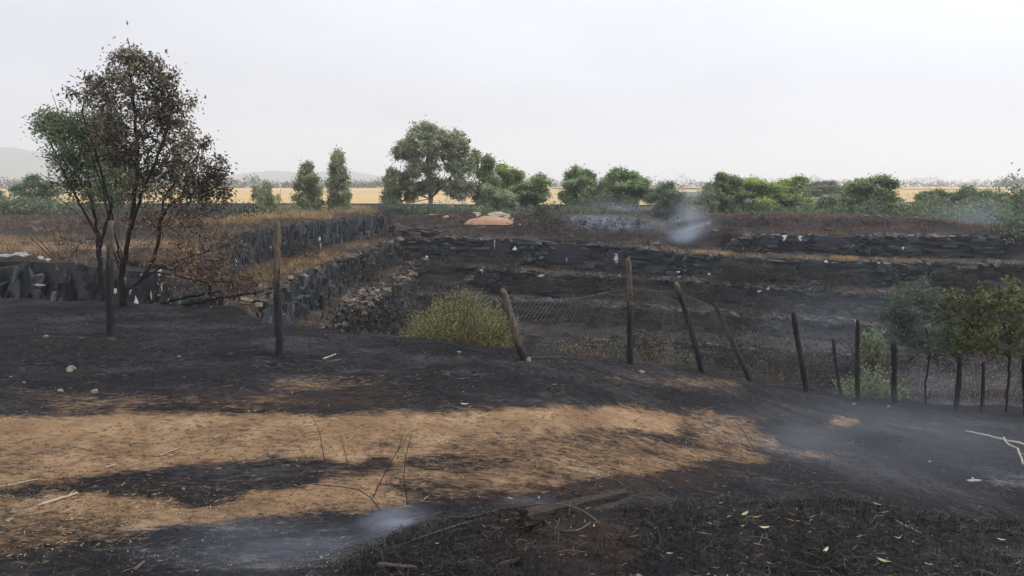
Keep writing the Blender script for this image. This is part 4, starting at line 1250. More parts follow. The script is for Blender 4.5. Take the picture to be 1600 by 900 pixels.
# sticks
for k, (q0, q1, r, mat, lab) in enumerate([
        ((60, 792), (122, 773), .013, 'pale_branch', 'pale forked stick on the straw track'),
        ((592, 886), (650, 891), .013, 'twig', 'thick pale stub of wood at the foot of the mound'),
        ((778, 892), (812, 880), .02, 'log', 'brown chip of bark on the mound'),
        ((210, 893), (226, 880), .012, 'twig', 'short brown stick standing out of the ash'),
        ((0, 762), (60, 750), .007, 'pale_branch', 'thin straight stalk along the burnt stripe of the track'),
        ((250, 712), (285, 700), .006, 'pale_branch', 'thin pale stalk on the straw of the track'),
        ((165, 732), (182, 727), .008, 'pale_branch', 'short pale twig above the burnt stripe'),
        ((505, 562), (525, 555), .012, 'pale_branch', 'white splinter on the ash below the broom shrub'),
        ((560, 600), (600, 588), .01, 'twig', 'brown stick at the edge of the scorched strip'),
        ((1100, 790), (1180, 815), .006, 'twig', 'dry stem lying on the black mound'),
        ((1400, 815), (1440, 835), .006, 'pale_branch', 'curved pale stem lying on the black mound'),
        ((1550, 790), (1575, 806), .007, 'twig_dark', 'burnt stem at the end of the black mound')]):
    lying('stick', lab, 'stick', on(*q0, r * .7), on(*q1, r * .9), r, r * .6, mat, 700 + k, n=9, sides=6, twigs=1 if k in (0,) else 0)
o = lying('dead_branch', 'bleached dead branch lying on the slope below the burnt stakes', 'branch', on(1508, 676, .03), on(1612, 700, .03), .012, .028, 'pale_branch', 730, n=12, twigs=0)
lying('dead_branch', 'bleached side branch crossing the dead branch on the slope', 'branch', on(1568, 688, .05), gpt(1640, 655, 10.6, .35), .018, .012, 'pale_branch', 731, n=10, twigs=2)
# stones
def rock(label, px, py, w, h, seed, mat='stone', group='stones on the burnt ground'):
    g = np.random.default_rng(seed)
    p = hit(px, py); s = p.y / F
    bm = bmesh.new(); bmesh.ops.create_icosphere(bm, subdivisions=2, radius=.5)
    V = np.array([v.co[:] for v in bm.verts]); Fa = np.array([[q.index for q in f.verts] for f in bm.faces]); bm.free()
    n = 1 + .45 * vnoise(V[:, 0] * 3 + seed, V[:, 1] * 3 + V[:, 2] * 2.3, seed) + .1 * vnoise(V[:, 0] * 7, V[:, 2] * 7 + V[:, 1] * 5, seed + 1)
    V = V * n[:, None] * np.array([w * s * .9, w * s * .75, h * s])
    V[:, 2] = np.maximum(V[:, 2], -h * s * .3) + h * s * .28
    o = obj('stone', V + np.array(p), Fa, M[mat], loc=tuple(p), smooth=False)
    tag(o, label, 'stone', group)
for k, a in enumerate([('largest rounded grey stone on the burnt bank before the thin charred post', 110, 581, 18, 11), ('flat pinkish stone at the burnt edge above the track', 147, 614, 12, 8), ('small flat stone beside the pinkish one', 94, 613, 11, 6),
                       ('pale little stone half buried in the char above the flat stones', 38, 600, 7, 4), ('brownish stone in the char by the foot of the thin charred post', 71, 530, 11, 8), ('white lump of stone on the straw track margin', 22, 802, 11, 7),
                       ('cream stone just below the white lump', 15, 814, 13, 6), ('little stone on the burnt stripe of the track', 287, 766, 7, 5), ('small grey stone by the foot of the upright lone post', 280, 559, 7, 4),
                       ('grey stone beside the tilted post foot', 826, 566, 9, 9), ('dark lump at the foot of the thin upright post', 1003, 583, 12, 6), ('pale stone at the foot of the straight burnt post', 1334, 634, 7, 6),
                       ('white pebble on the burnt slope by the stout post', 1388, 637, 7, 5), ('whitish clod in the ash drift', 1452, 723, 6, 5)]):
    rock(*a, seed=800 + k)
# pale ash and bark lumps that lie on the mound
def fallen_leaf(px, py, lpx, ang, seed, label):
    g = np.random.default_rng(seed)
    p = hit(px, py); s = p.y / F; L = lpx * s * 1.15; W = L * .26
    n = 7; t = np.linspace(0, 1, n)
    wv = W * np.sin(t * math.pi * .93 + .1) ** .8
    d = np.array([math.cos(ang), math.sin(ang) * 1.6, 0]); d /= np.linalg.norm(d); sd = np.array([-d[1], d[0], .25])
    c = (t - .5)[:, None] * L * d + np.array([0, 0, 1]) * (.35 * L * (t - .5) ** 2 + .025)[:, None]
    V = np.concatenate([c + sd * wv[:, None] * .5, c + np.array([0, 0, -W * .12]), c - sd * wv[:, None] * .5]) + np.array(p)
    i = np.arange(n - 1)
    Fq = np.concatenate([np.stack([i, i + 1, i + n + 1, i + n], 1), np.stack([i + n, i + n + 1, i + 2 * n + 1, i + 2 * n], 1)])
    o = obj('fallen_leaf', V, Fq, M['fallen'], loc=tuple(p), smooth=True)
    tag(o, label, 'leaf', 'fallen leaves on the burnt ground')
for k, (px, py, l, a) in enumerate([(1163, 809, 18, .5), (1194, 831, 15, 0), (1290, 866, 17, .6), (1380, 883, 19, -.5), (1564, 850, 11, -.4), (842, 783, 9, 1.5), (928, 829, 9, 1.4), (862, 797, 11, -.2), (798, 783, 10, -.4),
                                    (726, 635, 12, -.1), (718, 553, 9, -.4), (1451, 888, 12, -.3), (1370, 793, 12, -.7), (683, 856, 7, 0), (502, 877, 8, 1.4), (1046, 872, 9, 0), (1402, 847, 9, -.5), (1160, 829, 7, .2)]):
    fallen_leaf(px, py, l, a, 900 + k, ('curled leaf scrap on the upper burnt strip' if py < 600 else 'pale leaf scrap on the far edge of the straw track') if py < 700 else
                ('large pale green fallen leaf on the black mound' if l >= 15 else ('little pale leaf beside the burnt log and wires' if 780 < px < 940 else 'small pale fallen leaf on the black mound')))

# thin dead stalks standing on the track edge
def stalk(label, pts, seed, r=.004, twigs=()):
    b = hit(*pts[0]); d = b.y
    P = [(b.x, b.y, b.z - .03)] + [atxyz(x, y, d) for x, y in pts[1:]]
    acc = Acc(); acc.add(*tube(np.array(P), np.linspace(r, r * .45, len(P)), 4))
    for tw in twigs:
        acc.add(*tube(np.array([atxyz(x, y, d + .05) for x, y in tw]), np.linspace(r * .6, r * .3, len(tw)), 4))
    V, Fs = acc.out()
    o = obj('dead_stalk', V, Fs, M['twig_dark'], loc=P[0], smooth=True)
    tag(o, label, 'stalk', 'dead stalks by the track')
stalk('tall forked dead stalk bending over the track', [(580, 778), (600, 742), (612, 720), (622, 703), (626, 692), (628, 684)], 1, twigs=[[(622, 703), (632, 690), (640, 672)], [(600, 742), (618, 740)]])
stalk('straight dead stalk rising out of the smoke', [(637, 790), (634, 765), (631, 742), (634, 715), (642, 680), (646, 670)], 2, twigs=[[(631, 742), (620, 770)], [(634, 715), (628, 700)]])
stalk('single bare stalk on the straw beyond the burnt stripe', [(508, 722), (503, 695), (497, 668), (488, 650)], 3, twigs=[[(500, 680), (505, 668)]])
stalk('thin bent stalk beside the single bare one', [(545, 735), (540, 710), (534, 690), (531, 680)], 4)
stalk('low curved stalk trailing over the stripe edge', [(600, 800), (580, 778), (560, 765), (530, 760), (490, 757), (458, 750)], 5, .005)
stalk('thin dark stem on the black mound by the pale leaves', [(1139, 862), (1141, 830), (1143, 802)], 6, .003)
stalk('broken stem standing over the burnt log end', [(946, 858), (944, 836), (940, 822)], 7, .004)
stalk('pair of thin stems on the burnt slope', [(1292, 735), (1290, 712), (1286, 690)], 8, .004, twigs=[[(1294, 735), (1297, 712), (1296, 692)]])
stalk('leaning stem on the burnt slope edge above the straw patch', [(1185, 708), (1160, 672), (1140, 648)], 9, .004)
for k, (px, py, h) in enumerate([(45, 600, 28), (55, 602, 20), (240, 605, 35), (116, 570, 24), (292, 598, 16), (485, 545, 34), (118, 545, 18), (345, 590, 14)]):
    stalk('wispy grey stalk left standing in the char of the bank', [(px, py), (px - 1, py - h * .5), (px - 3 + k % 5, py - h)], 20 + k, .0035)

# ------------------------------------------------------------------ white sheets and rags
def rag(label, px, py, d, wpx, hpx, seed, mat='plastic', flat=False, group='white rags caught on the rock', back=.0):
    g = np.random.default_rng(seed)
    p = at(px, py, d - back); s = d / F
    nu, nv = 7, 8
    u, v = np.meshgrid(np.linspace(-.5, .5, nu), np.linspace(-.5, .5, nv))
    edge_ = np.clip(.75 + .7 * vnoise(v * 5 + seed * 1.37, v * 0 + seed * .7, seed), .12, 1.2) * np.clip(1.25 - np.abs(v + .1 * (seed % 5 - 2)) * 1.9, .1, 1)
    X = u * wpx * s * edge_ + .18 * wpx * s * vnoise(v * 3, u * 0 + seed * 1.3, seed + 2)
    fold = .22 * min(wpx, hpx) * s * fbm(u * 5 + seed, v * 5, 2, seed + 4)
    if flat:
        Y = v * hpx * s * 4; Z = np.abs(fold) * 1.6 + .04
    else:
        Z = v * hpx * s; Y = fold - .08
    V = np.stack([X, Y, Z], -1).reshape(-1, 3)
    i = np.arange(nv - 1)[:, None] * nu; j = np.arange(nu - 1)[None]
    Fq = np.stack([i + j, i + j + 1, i + nu + j + 1, i + nu + j], -1).reshape(-1, 4)
    o = link('plastic_rag', mesh_data('plastic_rag', V, Fq, M[mat], False), loc=p)
    tag(o, label, 'rag', group)
def rag_label(px, py, w, h):
    shape = 'long narrow' if h > 2.2 * w else ('flat wide' if w > 1.8 * h else 'small torn')
    if px < 120: where = 'on the pale streaked rock under the rim sheets'
    elif px < 300: where = 'on the rock face behind the scorched tree trunk'
    elif px < 445: where = 'on the rock face behind the lone upright post'
    elif px < 520: where = 'on the upright rock below the slim trees'
    elif px < 700: where = 'on the far wall beside the inner corner of the quarry'
    elif px < 830: where = 'on the far wall below the sand heap'
    elif px < 1000: where = 'on the far wall behind the thin upright post'
    elif px < 1150: where = 'on the far wall below the smoking gully'
    elif px < 1300: where = 'on the far wall below the two white bags'
    else: where = 'on the far wall above the young pine'
    return shape + ' white rag ' + where
for k, (px, py, d, w, h) in enumerate([(205, 456, 24.3, 6, 9), (182, 455, 24.4, 8, 10), (250, 425, 24.4, 14, 12), (224, 431, 24.4, 6, 8), (214, 472, 24.2, 8, 22), (254, 450, 24.3, 4, 14), (238, 461, 24.2, 3, 14), (268, 475, 24.2, 5, 6),
                                       (88, 475, 24.4, 14, 5), (62, 444, 24.6, 18, 4), (283, 493, 24, 5, 5), (368, 411, 33, 8, 14), (424, 386, 40, 4, 6), (434, 388, 41, 5, 9), (500, 372, 45, 4, 8), (502, 385, 45, 3, 12), (455, 427, 35, 5, 5), (22, 470, 24.4, 8, 8),
                                       (773, 381, 54.6, 5, 16), (804, 387, 54.2, 6, 8), (962, 405, 52.4, 9, 18), (885, 407, 53, 2, 9), (665, 403, 54.8, 14, 7), (846, 430, 51.6, 14, 4), (1200, 450, 47.4, 8, 6), (1185, 455, 47.5, 10, 3), (1410, 388, 50.6, 4, 6),
                                       (1108, 428, 49.5, 5, 4), (1290, 408, 48.6, 6, 4), (1372, 410, 47.8, 4, 4), (753, 424, 52.5, 5, 7), (1060, 425, 50, 5, 3)]):
    rag(rag_label(px, py, w, h), px, py, d, w, h, 1000 + k, 'plastic' if k % 3 else 'plastic_dirty')
rag('bright white bag on the top edge of the short slate step, beside the smooth panel', 1225, 372, 52.5, 9, 9, 1201, group=None)
rag('second white bag on the top edge of the short slate step', 1249, 372, 52.4, 8, 9, 1202, group=None)
for k, (px, py, d, w, h, lab) in enumerate([(12, 399, 25.0, 26, 6, 'crumpled white sheet on the rock rim beside the bare twisted shrub'), (38, 397, 25.0, 30, 7, 'largest crumpled white sheet on the rock rim'), (66, 402, 24.9, 12, 6, 'small white scrap hanging off the rock rim'), (76, 405, 24.9, 10, 6, 'folded white scrap at the end of the sheets on the rock rim')]):
    rag(lab, px, py, d, w, h, 1300 + k, 'plastic', flat=False, group=None, back=.1)
# sand heap with cream sheets on the far rim
def heap(name, label, cat, px, py, d, wpx, hpx, mat, seed):
    p = hit(px, py + hpx * .35, 50, 75); s = p.y / F; w = wpx * s; h = hpx * s * .75
    nu, nv = 26, 14
    u, v = np.meshgrid(np.linspace(-1, 1, nu), np.linspace(-1, 1, nv))
    q = np.clip(1 - (np.abs(u) ** 2.4) - (np.abs(v) ** 2.4), 0, 1) ** .6
    Z = h * q * (1 + .25 * fbm(u * 2 + seed, v * 2, 3, seed)) - .15
    V = np.stack([u * w * .52, v * max(w * .3, .5), Z], -1).reshape(-1, 3)
    i = np.arange(nv - 1)[:, None] * nu; j = np.arange(nu - 1)[None]
    Fq = np.stack([i + j, i + j + 1, i + nu + j + 1, i + nu + j], -1).reshape(-1, 4)
    o = link(name, mesh_data(name, V, Fq, M[mat], True), loc=p); tag(o, label, cat); return p
heap('sand_heap', 'orange sand heap under cream sheets on the far rim', 'sand heap', 765, 342, 64, 76, 15, 'sand', 1)
heap('sand_heap', 'small sandy patch heap beside the orange sand heap', 'sand heap', 697, 337, 65, 14, 7, 'sand', 2)
heap('sand_heap', 'lowest sandy heap on the far rim below the tallest eucalyptus', 'sand heap', 674, 334, 66, 14, 5, 'sand', 3)
for k, (px, py, w, h, lab) in enumerate([(746, 335, 14, 6, 'cream folded sheet on one end of the sand heap'), (774, 335, 28, 6, 'long cream sheet along the top of the sand heap'), (793, 338, 14, 6, 'cream crumpled sheet at the other end of the sand heap')]):
    rag(lab, px, py, hit(px, 347, 50, 75).y + .3, w, h + 2, 1400 + k, 'cream', group=None)
rag('grey metal drawer lying by the end of the sand heap', 801, 343, 62.4, 8, 5, 1411, 'plastic_dirty', group=None)
rag('tiny white scrap below the sand heap', 813, 351, 60, 6, 3, 1412, 'plastic', group=None)
rag('white ash-covered sheet in the ash drift at the end of the mound', 1512, 743, 6.0, 26, 7, 1413, 'plastic', flat=False, group=None)

# ------------------------------------------------------------------ grass, straw, char and ash
def screen_scatter(n, px0, px1, py0, py1, g, dmax=17.0):
    """ground points, thinning with the square of the distance, inside a window of the photograph"""
    d = 1 / g.uniform(1 / dmax, 1 / 2.6, n)
    x = g.uniform((px0 - 860) / F, (px1 - 740) / F, n) * d
    z = ground_z(x, d)
    px, py = project(x, d, z)
    k = (px > px0) & (px < px1) & (py > py0) & (py < py1) & (d < rim_y(x) + .8)
    return x[k], d[k], z[k], px[k], py[k]
g = np.random.default_rng(2001)
# charred stubble everywhere that burnt
x, y, z, px, py = screen_scatter(330000, -120, 1720, 490, 960, g)
cv = cover_at(x, y, z)
keep = (g.random(len(x)) > cv[:, 0] * 1.25)
mnd = sstep(.2, .4, z + drop(x) * (.35 + .65 * sstep(3.5, 9.5, y)))        # thicker on the mound
dens = .34 + .6 * np.maximum(mnd * (y < 7), sstep(640, 560, py) * .75)
clump = .5 + .9 * fbm(x * 2.2, y * 2.2, 3, 77)
keep &= g.random(len(x)) < dens * np.clip(clump, .1, 1.3)
x, y, z, mnd = x[keep], y[keep], z[keep], mnd[keep]
n = len(x)
hh = g.uniform(.012, .05, n) * (1 + .8 * mnd) * (.7 + y / 14)
ln = g.normal(0, .045, (n, 3)); ln[:, 2] = 0
V, Fq = blades(np.stack([x, y, z - .004], 1), hh, g.uniform(.003, .008, n) * (y / 6) ** .7, ln, g, curl=1.2)
tag(obj('charred_grass', V, Fq, M['char_blade']), 'charred grass stubble over the burnt ground', kind='stuff')
# straw and chaff on the unburnt track
x, y, z, px, py = screen_scatter(300000, -120, 1720, 560, 960, g)
cv = cover_at(x, y, z)
cl_ = .5 + .8 * fbm(x * 1.4, y * 2.6, 3, 91)
keep = g.random(len(x)) < (np.clip(cv[:, 0] * 1.1 - .05, .02, 1) * np.clip(cl_, .12, 1) * .55 + .012)
x, y, z = x[keep], y[keep], z[keep]; n = len(x)
ang = g.normal(0, .8, n); L = g.uniform(.02, .11, n) * g.uniform(.4, 1, n)
D = np.stack([np.cos(ang), np.sin(ang), g.normal(0, .12, n)], 1)
V, Fq = leaf_quads(np.stack([x, y, z + .006], 1), D, L, g.uniform(.004, .009, n), g, fold=.1)
tag(obj('straw', V, Fq, M['straw']), 'loose dry straw strewn over the unburnt track', kind='stuff')
# tangled dead stems over the char
x, y, z, px, py = screen_scatter(60000, -120, 1720, 490, 960, g)
cv = cover_at(x, y, z)
keep = (g.random(len(x)) > cv[:, 0]) & (g.random(len(x)) < np.clip(.35 + .9 * fbm(x * 1.6, y * 1.6, 3, 66), .06, 1) * (.3 + .35 * (y < 6.2) + .25 * (y > 8.5)))
x, y, z = x[keep], y[keep], z[keep]
acc = Acc()
for q in range(len(x)):
    L = g.uniform(.04, .2); a = g.uniform(0, 6.28); b2 = a + g.normal(0, .9); up = g.uniform(0, .035)
    p0 = np.array([x[q], y[q], z[q] + .004]); p1 = p0 + np.array([math.cos(a) * L * .5, math.sin(a) * L * .5, up]); p2 = p1 + np.array([math.cos(b2) * L * .5, math.sin(b2) * L * .5, -up * .8])
    acc.add(*tube(np.stack([p0, p1, p2]), g.uniform(.0009, .0022) * (y[q] / 5) ** .8, 3, cap=False))
V, Fs = acc.out(); tag(obj('dead_stems', V, Fs, M['stem_grey']), 'tangle of dead stems lying over the char', kind='stuff')
# low dead grass tufts on the track
x, y, z, px, py = screen_scatter(110000, -120, 1300, 600, 900, g)
cv = cover_at(x, y, z)
keep = (g.random(len(x)) < cv[:, 0] * .8) & (fbm(x * 1.7, y * 3, 3, 33) > .08)
x, y, z = x[keep], y[keep], z[keep]; n = len(x)
ln = g.normal(0, .04, (n, 3)); ln[:, 2] = 0
V, Fq = blades(np.stack([x, y, z - .003], 1), g.uniform(.01, .04, n), .004, ln, g, 1.2)
tag(obj('stubble', V, Fq, M['brown_grass']), 'short dead stubble tufts in the unburnt track', kind='stuff')
# ash flakes
x, y, z, px, py = screen_scatter(30000, -120, 1720, 490, 960, g)
cv = cover_at(x, y, z)
keep = g.random(len(x)) < np.clip(cv[:, 2] * 1.2, .02, 1) * np.clip(.4 + fbm(x * 2, y * 2, 3, 55), .08, 1)
x, y, z = x[keep], y[keep], z[keep]; n = len(x)
ang = g.uniform(0, 6.28, n)
D = np.stack([np.cos(ang), np.sin(ang), g.normal(0, .25, n)], 1)
V, Fq = leaf_quads(np.stack([x, y, z + .008], 1), D, g.uniform(.008, .03, n) * (y / 6) ** .3, g.uniform(.004, .012, n), g, fold=.3)
tag(obj('ash_flakes', V, Fq, M['ash']), 'pale flakes of ash on the char', kind='stuff')
# pebbles
x, y, z, px, py = screen_scatter(1500, -120, 1720, 500, 900, g)
acc = Acc()
tet = np.array([[1, 0, -.3], [-.5, .85, -.3], [-.5, -.85, -.3], [.1, 0, .6]]); tf = np.array([[0, 1, 3], [1, 2, 3], [2, 0, 3], [0, 2, 1]])
for q in range(len(x)):
    s_ = g.uniform(.003, .013) * (y[q] / 5) ** .5
    r_ = g.uniform(0, 6.28); c_, s2 = math.cos(r_), math.sin(r_)
    v = tet * s_ * np.array([1, g.uniform(.6, 1), g.uniform(.5, 1)]); v = np.stack([v[:, 0] * c_ - v[:, 1] * s2, v[:, 0] * s2 + v[:, 1] * c_, v[:, 2]], 1)
    acc.add(v + np.array([x[q], y[q], z[q] + .005]), F3=tf)
V, Fs = acc.out(); tag(obj('gravel', V, Fs, M['rubble']), 'small grit and pebbles scattered on the ground', kind='stuff')

# grass on the ledges and rims
def tufts(name, label, P, nper, hgt, w, mat, seed, spread=.12, lean=.15):
    g = np.random.default_rng(seed)
    P = np.repeat(np.asarray(P), nper, 0); n = len(P)
    P = P + np.concatenate([g.normal(0, spread, (n, 2)), np.zeros((n, 1))], 1)
    ln = g.normal(0, lean, (n, 3)) * np.array([1, 1, 0])
    V, Fq = blades(P, hgt * g.uniform(.4, 1.15, n), w, ln, g, .6)
    tag(obj(name, V, Fq, M[mat]), label, kind='stuff')
def along(pts, n, g, back0, back1, clump_seed=None, thr=-.1, s0=0, s1=1, dz=0):
    f, tan, S = polyline(pts); out = []
    while len(out) < n:
        q = g.uniform(s0, s1) * S
        if clump_seed is not None and float(fbm(np.array(q * .35), np.array(clump_seed * 1.7), 3, clump_seed)) < thr and g.random() < .9: continue
        p = f(q); t = tan(q); a = g.uniform(back0, back1)
        out.append((p[0] - t[1] * a, p[1] + t[0] * a, p[2] + .02 + .03 * a + dz))
    return np.array(out)
g = np.random.default_rng(2100)
tufts('dry_grass', 'golden dry grass along the ledge of the upper layered step', along(A_pts, 420, g, -.1, 1.6, 4, 0, .42, 1), 12, .34, .022, 'dry_grass', 1)
tufts('scorched_grass', 'brown scorched grass along the ledges of the far wall', np.concatenate([along(A_pts, 300, g, -.1, 2.2, 6, 0), along(B_pts, 500, g, -.1, 2.2, 7, -.1), along(C_pts, 460, g, -.1, 2.2, 8, -.1), along(R_pts, 200, g, .1, 2.2, 9, -.2)]), 12, .32, .02, 'brown_grass', 2)
tufts('dry_grass', 'dry grass on the ledges of the middle and lower steps', np.concatenate([along(B_pts, 170, g, -.1, 1.4, 14, .1), along(C_pts, 70, g, -.1, 1.4, 15, .15)]), 12, .3, .02, 'dry_grass', 3)
tufts('dry_grass', 'golden grass on the ledge of the second upright step', along(L2_pts, 260, g, .1, 2.4, 21, -.1, .15, 1), 14, .36, .018, 'dry_grass', 4)
tufts('scorched_grass', 'scorched grass on the upright slate steps', np.concatenate([along(L2_pts, 520, g, -.1, 3.2, 22, -.4), along(L3_pts, 360, g, -.1, 2.6, 23, -.3), along(L_pts, 420, g, -.05, 2.4, 24, -.3)]), 14, .38, .016, 'brown_grass', 5)
def area(n, x0, x1, y0, y1, g, fn=None):
    x = g.uniform(x0, x1, n); y = g.uniform(y0, y1, n); z = ground_z(x, y)
    k = np.ones(n, bool) if fn is None else fn(x, y, z)
    return np.stack([x, y, z], 1)[k]
onleft = lambda x, y, z: (x < np.interp(y, L_line_y, L_line_x) - .8) & (fbm(x * .3, y * .3, 3, 5) > -.05)
tufts('dry_grass', 'tall golden grass on the rim before the slim trees', area(1500, -22, -10.5, 44, 60, g, lambda x, y, z: onleft(x, y, z) & (x > -22 + (y - 47) * .3)), 14, .65, .025, 'dry_grass', 6, .2, .25)
tufts('scorched_grass', 'rusty scorched grass over the bank behind the rock face', area(3000, -46, -11, 26, 62, g, onleft), 9, .30, .022, 'brown_grass', 7, .25, .2)
tufts('dry_grass', 'patches of straw-coloured grass on the rusty bank', area(1500, -34, -11.5, 26.2, 40, g, lambda x, y, z: onleft(x, y, z) & (fbm(x * .4, y * .4, 2, 8) > .02)), 12, .36, .018, 'dry_grass', 8, .2, .2)
onfar = lambda x, y, z: (y > np.interp(x, AX, AY) + 2)
tufts('scorched_grass', 'scorched scrub over the burnt slope above the far wall', area(4200, -10, 40, 50, 68, g, onfar), 8, .28, .028, 'brown_grass', 9, .25, .2)
tufts('scorched_grass', 'scorched weeds on the inner slope of the near bank', area(1100, -9, 13, 11, 24, g, lambda x, y, z: (y > rim_y(x) + .1) & (z < 0)), 12, .32, .009, 'brown_grass', 10, .15, .15)

# rubble spilled over the ledges
def rubble(label, P, smin, smax, seed, mat='rubble'):
    g = np.random.default_rng(seed); acc = Acc()
    for p in P:
        v, fa = BV[int(g.integers(20))]
        s_ = g.uniform(smin, smax) * np.array([1, g.uniform(.6, 1), g.uniform(.25, .7)])
        r_ = g.uniform(0, 6.28); c_, s2 = math.cos(r_), math.sin(r_); tl = g.normal(0, .35)
        q = v * s_
        q = np.stack([q[:, 0] * math.cos(tl) + q[:, 2] * math.sin(tl), q[:, 1], -q[:, 0] * math.sin(tl) + q[:, 2] * math.cos(tl)], 1)
        q = np.stack([q[:, 0] * c_ - q[:, 1] * s2, q[:, 0] * s2 + q[:, 1] * c_, q[:, 2]], 1)
        acc.add(q + p, F3=fa)
    V, Fs = acc.out(); tag(obj('rubble', V, Fs, M[mat]), label, kind='stuff')
rubble('broken slate lying on the ledges of the far wall', np.concatenate([along(A_pts, 330, g, -.35, .5, 31, -.1), along(B_pts, 480, g, -.4, .7, 32, -.2), along(C_pts, 420, g, -.4, .8, 33, -.2), along(R_pts, 150, g, -.3, .5, 34, -.2)]
       + [np.array([polyline(ln)[0](q0 + g.normal(0, .5 + .5 * u)) + np.array([0, -.15 - .55 * u, -(hgt * u)]) for u in g.random(60)]) for ln, q0, hgt in [(A_pts, 3.5, 1.8), (A_pts, 10.6, 1.9), (A_pts, 21, 1.9), (A_pts, 34, 1.8), (B_pts, 6, 1.6), (B_pts, 15, 1.6), (B_pts, 27, 1.7), (C_pts, 10, 1.8), (C_pts, 22, 1.8), (R_pts, 1.2, 1.2), (R_pts, 9.4, 1.2)]]), .1, .5, 1, 'slate')
rubble('brown rubble on the ledges of the far wall', np.concatenate([along(A_pts, 120, g, -.35, .6, 41, .1), along(B_pts, 220, g, -.4, .8, 42, .1), along(C_pts, 160, g, -.4, .8, 43, 0)]), .08, .36, 2)
rubble('pale rubble strewn over the upright slate steps', np.concatenate([along(L3_pts, 420, g, -1.2, 1.4, 44, -.2, dz=-.1), along(L2_pts, 160, g, -.5, .6, 45, 0)]), .08, .42, 3, 'rubble_pale')
rubble('reddish stone pile at the inner corner of the quarry', np.array([at(*q) for q in zip(g.uniform(600, 690, 90), g.uniform(345, 366, 90), g.uniform(57.5, 60, 90))]) * np.array([1, 1, 0]) + np.stack([np.zeros(90), np.zeros(90), ground_z(g.uniform(-9, -5, 90), np.full(90, 59.5)) + g.uniform(-.1, .3, 90)], 1), .2, .8, 4)

g = np.random.default_rng(2150)
rubble('pale stones scattered over the burnt slope above the far wall', np.concatenate([area(150, -9, 32, 54, 67, g, onfar), area(60, 3, 8, 58, 66, g, onfar)]) + np.array([0, 0, .04]), .12, .5, 6)
rubble('slate scraps scattered over the rusty bank', area(160, -34, -12, 26.5, 50, g, onleft) + np.array([0, 0, .03]), .08, .35, 7)
# dark burnt scrub on the steps
def scrub_blob(px, py, d, w, h, n, g):
    p = at(px, py, d)
    return np.array([p]) + g.normal(0, 1, (n, 3)) * np.array([w * .5, .3, h * .4])
g = np.random.default_rng(2200)
blob = np.concatenate([scrub_blob(px, py, d, w, h, int(50 * w * h) + 20, g) for px, py, d, w, h in
                       [(705, 408, 53.4, 3.2, .8), (790, 412, 53.2, 1.2, .6), (845, 330, 60, 2.2, .8), (1190, 430, 48.5, 2.2, 1.0), (1145, 425, 49.5, 1.6, .9), (1300, 440, 47, 1.4, .8), (1075, 455, 48.5, 1.8, .8), (1000, 440, 50, 1.2, .7),
                        (900, 490, 47.5, 2.5, .8), (1240, 480, 44, 2.4, 1.0), (860, 350, 57.5, 3, .6), (960, 350, 57, 3, .6), (1200, 350, 57, 3, .7), (1350, 352, 56, 4, .6), (1450, 352, 56, 3, .6), (560, 430, 36, 1.8, .8), (600, 400, 45, 2, .8), (470, 400, 40, 1.6, .8), (340, 330, 45, 4, .6), (250, 345, 40, 3, .6),
                        (1020, 535, 26, 1.6, .8), (1130, 545, 26, 1.6, .9), (1250, 560, 26, 2.4, 1.2), (1340, 585, 24, 2.6, 1.4), (1450, 600, 23, 2.6, 1.5), (1560, 600, 23, 3.0, 1.7), (1500, 570, 28, 3.5, 1.4), (620, 500, 24, 1.6, .9), (560, 505, 22, 1.4, .7)]]
                      + [scrub_blob(a, b, 51.5 - (b - 400) * .06 - (a - 800) * .006, g.uniform(.6, 2.0), g.uniform(.3, .8), 34, g) for a, b in zip(g.uniform(640, 1600, 34), g.uniform(405, 500, 34))]
                      + [scrub_blob(a, b, 57 + (372 - b) * .25, g.uniform(.8, 2.6), g.uniform(.2, .5), 30, g) for a, b in zip(g.uniform(640, 1120, 26), g.uniform(342, 370, 26))]
                      + [scrub_blob(a, b, 28 + (395 - b) * .5, g.uniform(.8, 2.0), g.uniform(.2, .5), 30, g) for a, b in zip(g.uniform(0, 330, 14), g.uniform(335, 390, 14))])
M['leaf_burnt'] = leaf_mat('burnt_leaf', [(.0, (.010, .009, .009)), (.5, (.026, .022, .018)), (.85, (.058, .044, .032)), (1, (.10, .075, .05))], .15)
scatter_stuff('burnt_scrub', 'dark burnt scrub growing on the quarry steps', blob, 10, .2, .16, .05, 'leaf_burnt', 12)

# ------------------------------------------------------------------ far buildings and pylon
M['house'] = plain_mat('house_wall', [(.2, (.62, .60, .56)), (.8, (.78, .77, .74))], .2, .9, 0, 0)
M['house_roof'] = plain_mat('house_roof', [(.2, (.32, .20, .15)), (.8, (.42, .28, .21))], .3, .9, 0, 0)
def farmhouse(px, py, d, w, h, label):
    p = at(px, py, d); p.z = gz(p.x, p.y) + .2
    root = empty('farmhouse', p, label, 'farmhouse', 'white farm buildings on the plain')
    dp = w * .5
    V = np.array([(sx * w / 2, sy * dp / 2, z) for z in (0, h) for sx, sy in ((-1, -1), (1, -1), (1, 1), (-1, 1))])
    Fq = np.array([(0, 1, 5, 4), (1, 2, 6, 5), (2, 3, 7, 6), (3, 0, 4, 7)])
    o = link('wall', mesh_data('wall', V, Fq, M['house']), root)
    e = .4
    V = np.array([(-w / 2 - e, -dp / 2 - e, h - .05), (w / 2 + e, -dp / 2 - e, h - .05), (w / 2 + e, dp / 2 + e, h - .05), (-w / 2 - e, dp / 2 + e, h - .05), (-w / 2 - e, 0, h + 1.6), (w / 2 + e, 0, h + 1.6)])
    link('roof', mesh_data('roof', V, [np.array([(0, 1, 5, 4), (2, 3, 4, 5), (0, 3, 2, 1)]), np.array([(1, 2, 5), (3, 0, 4)])], M['house_roof']), root)
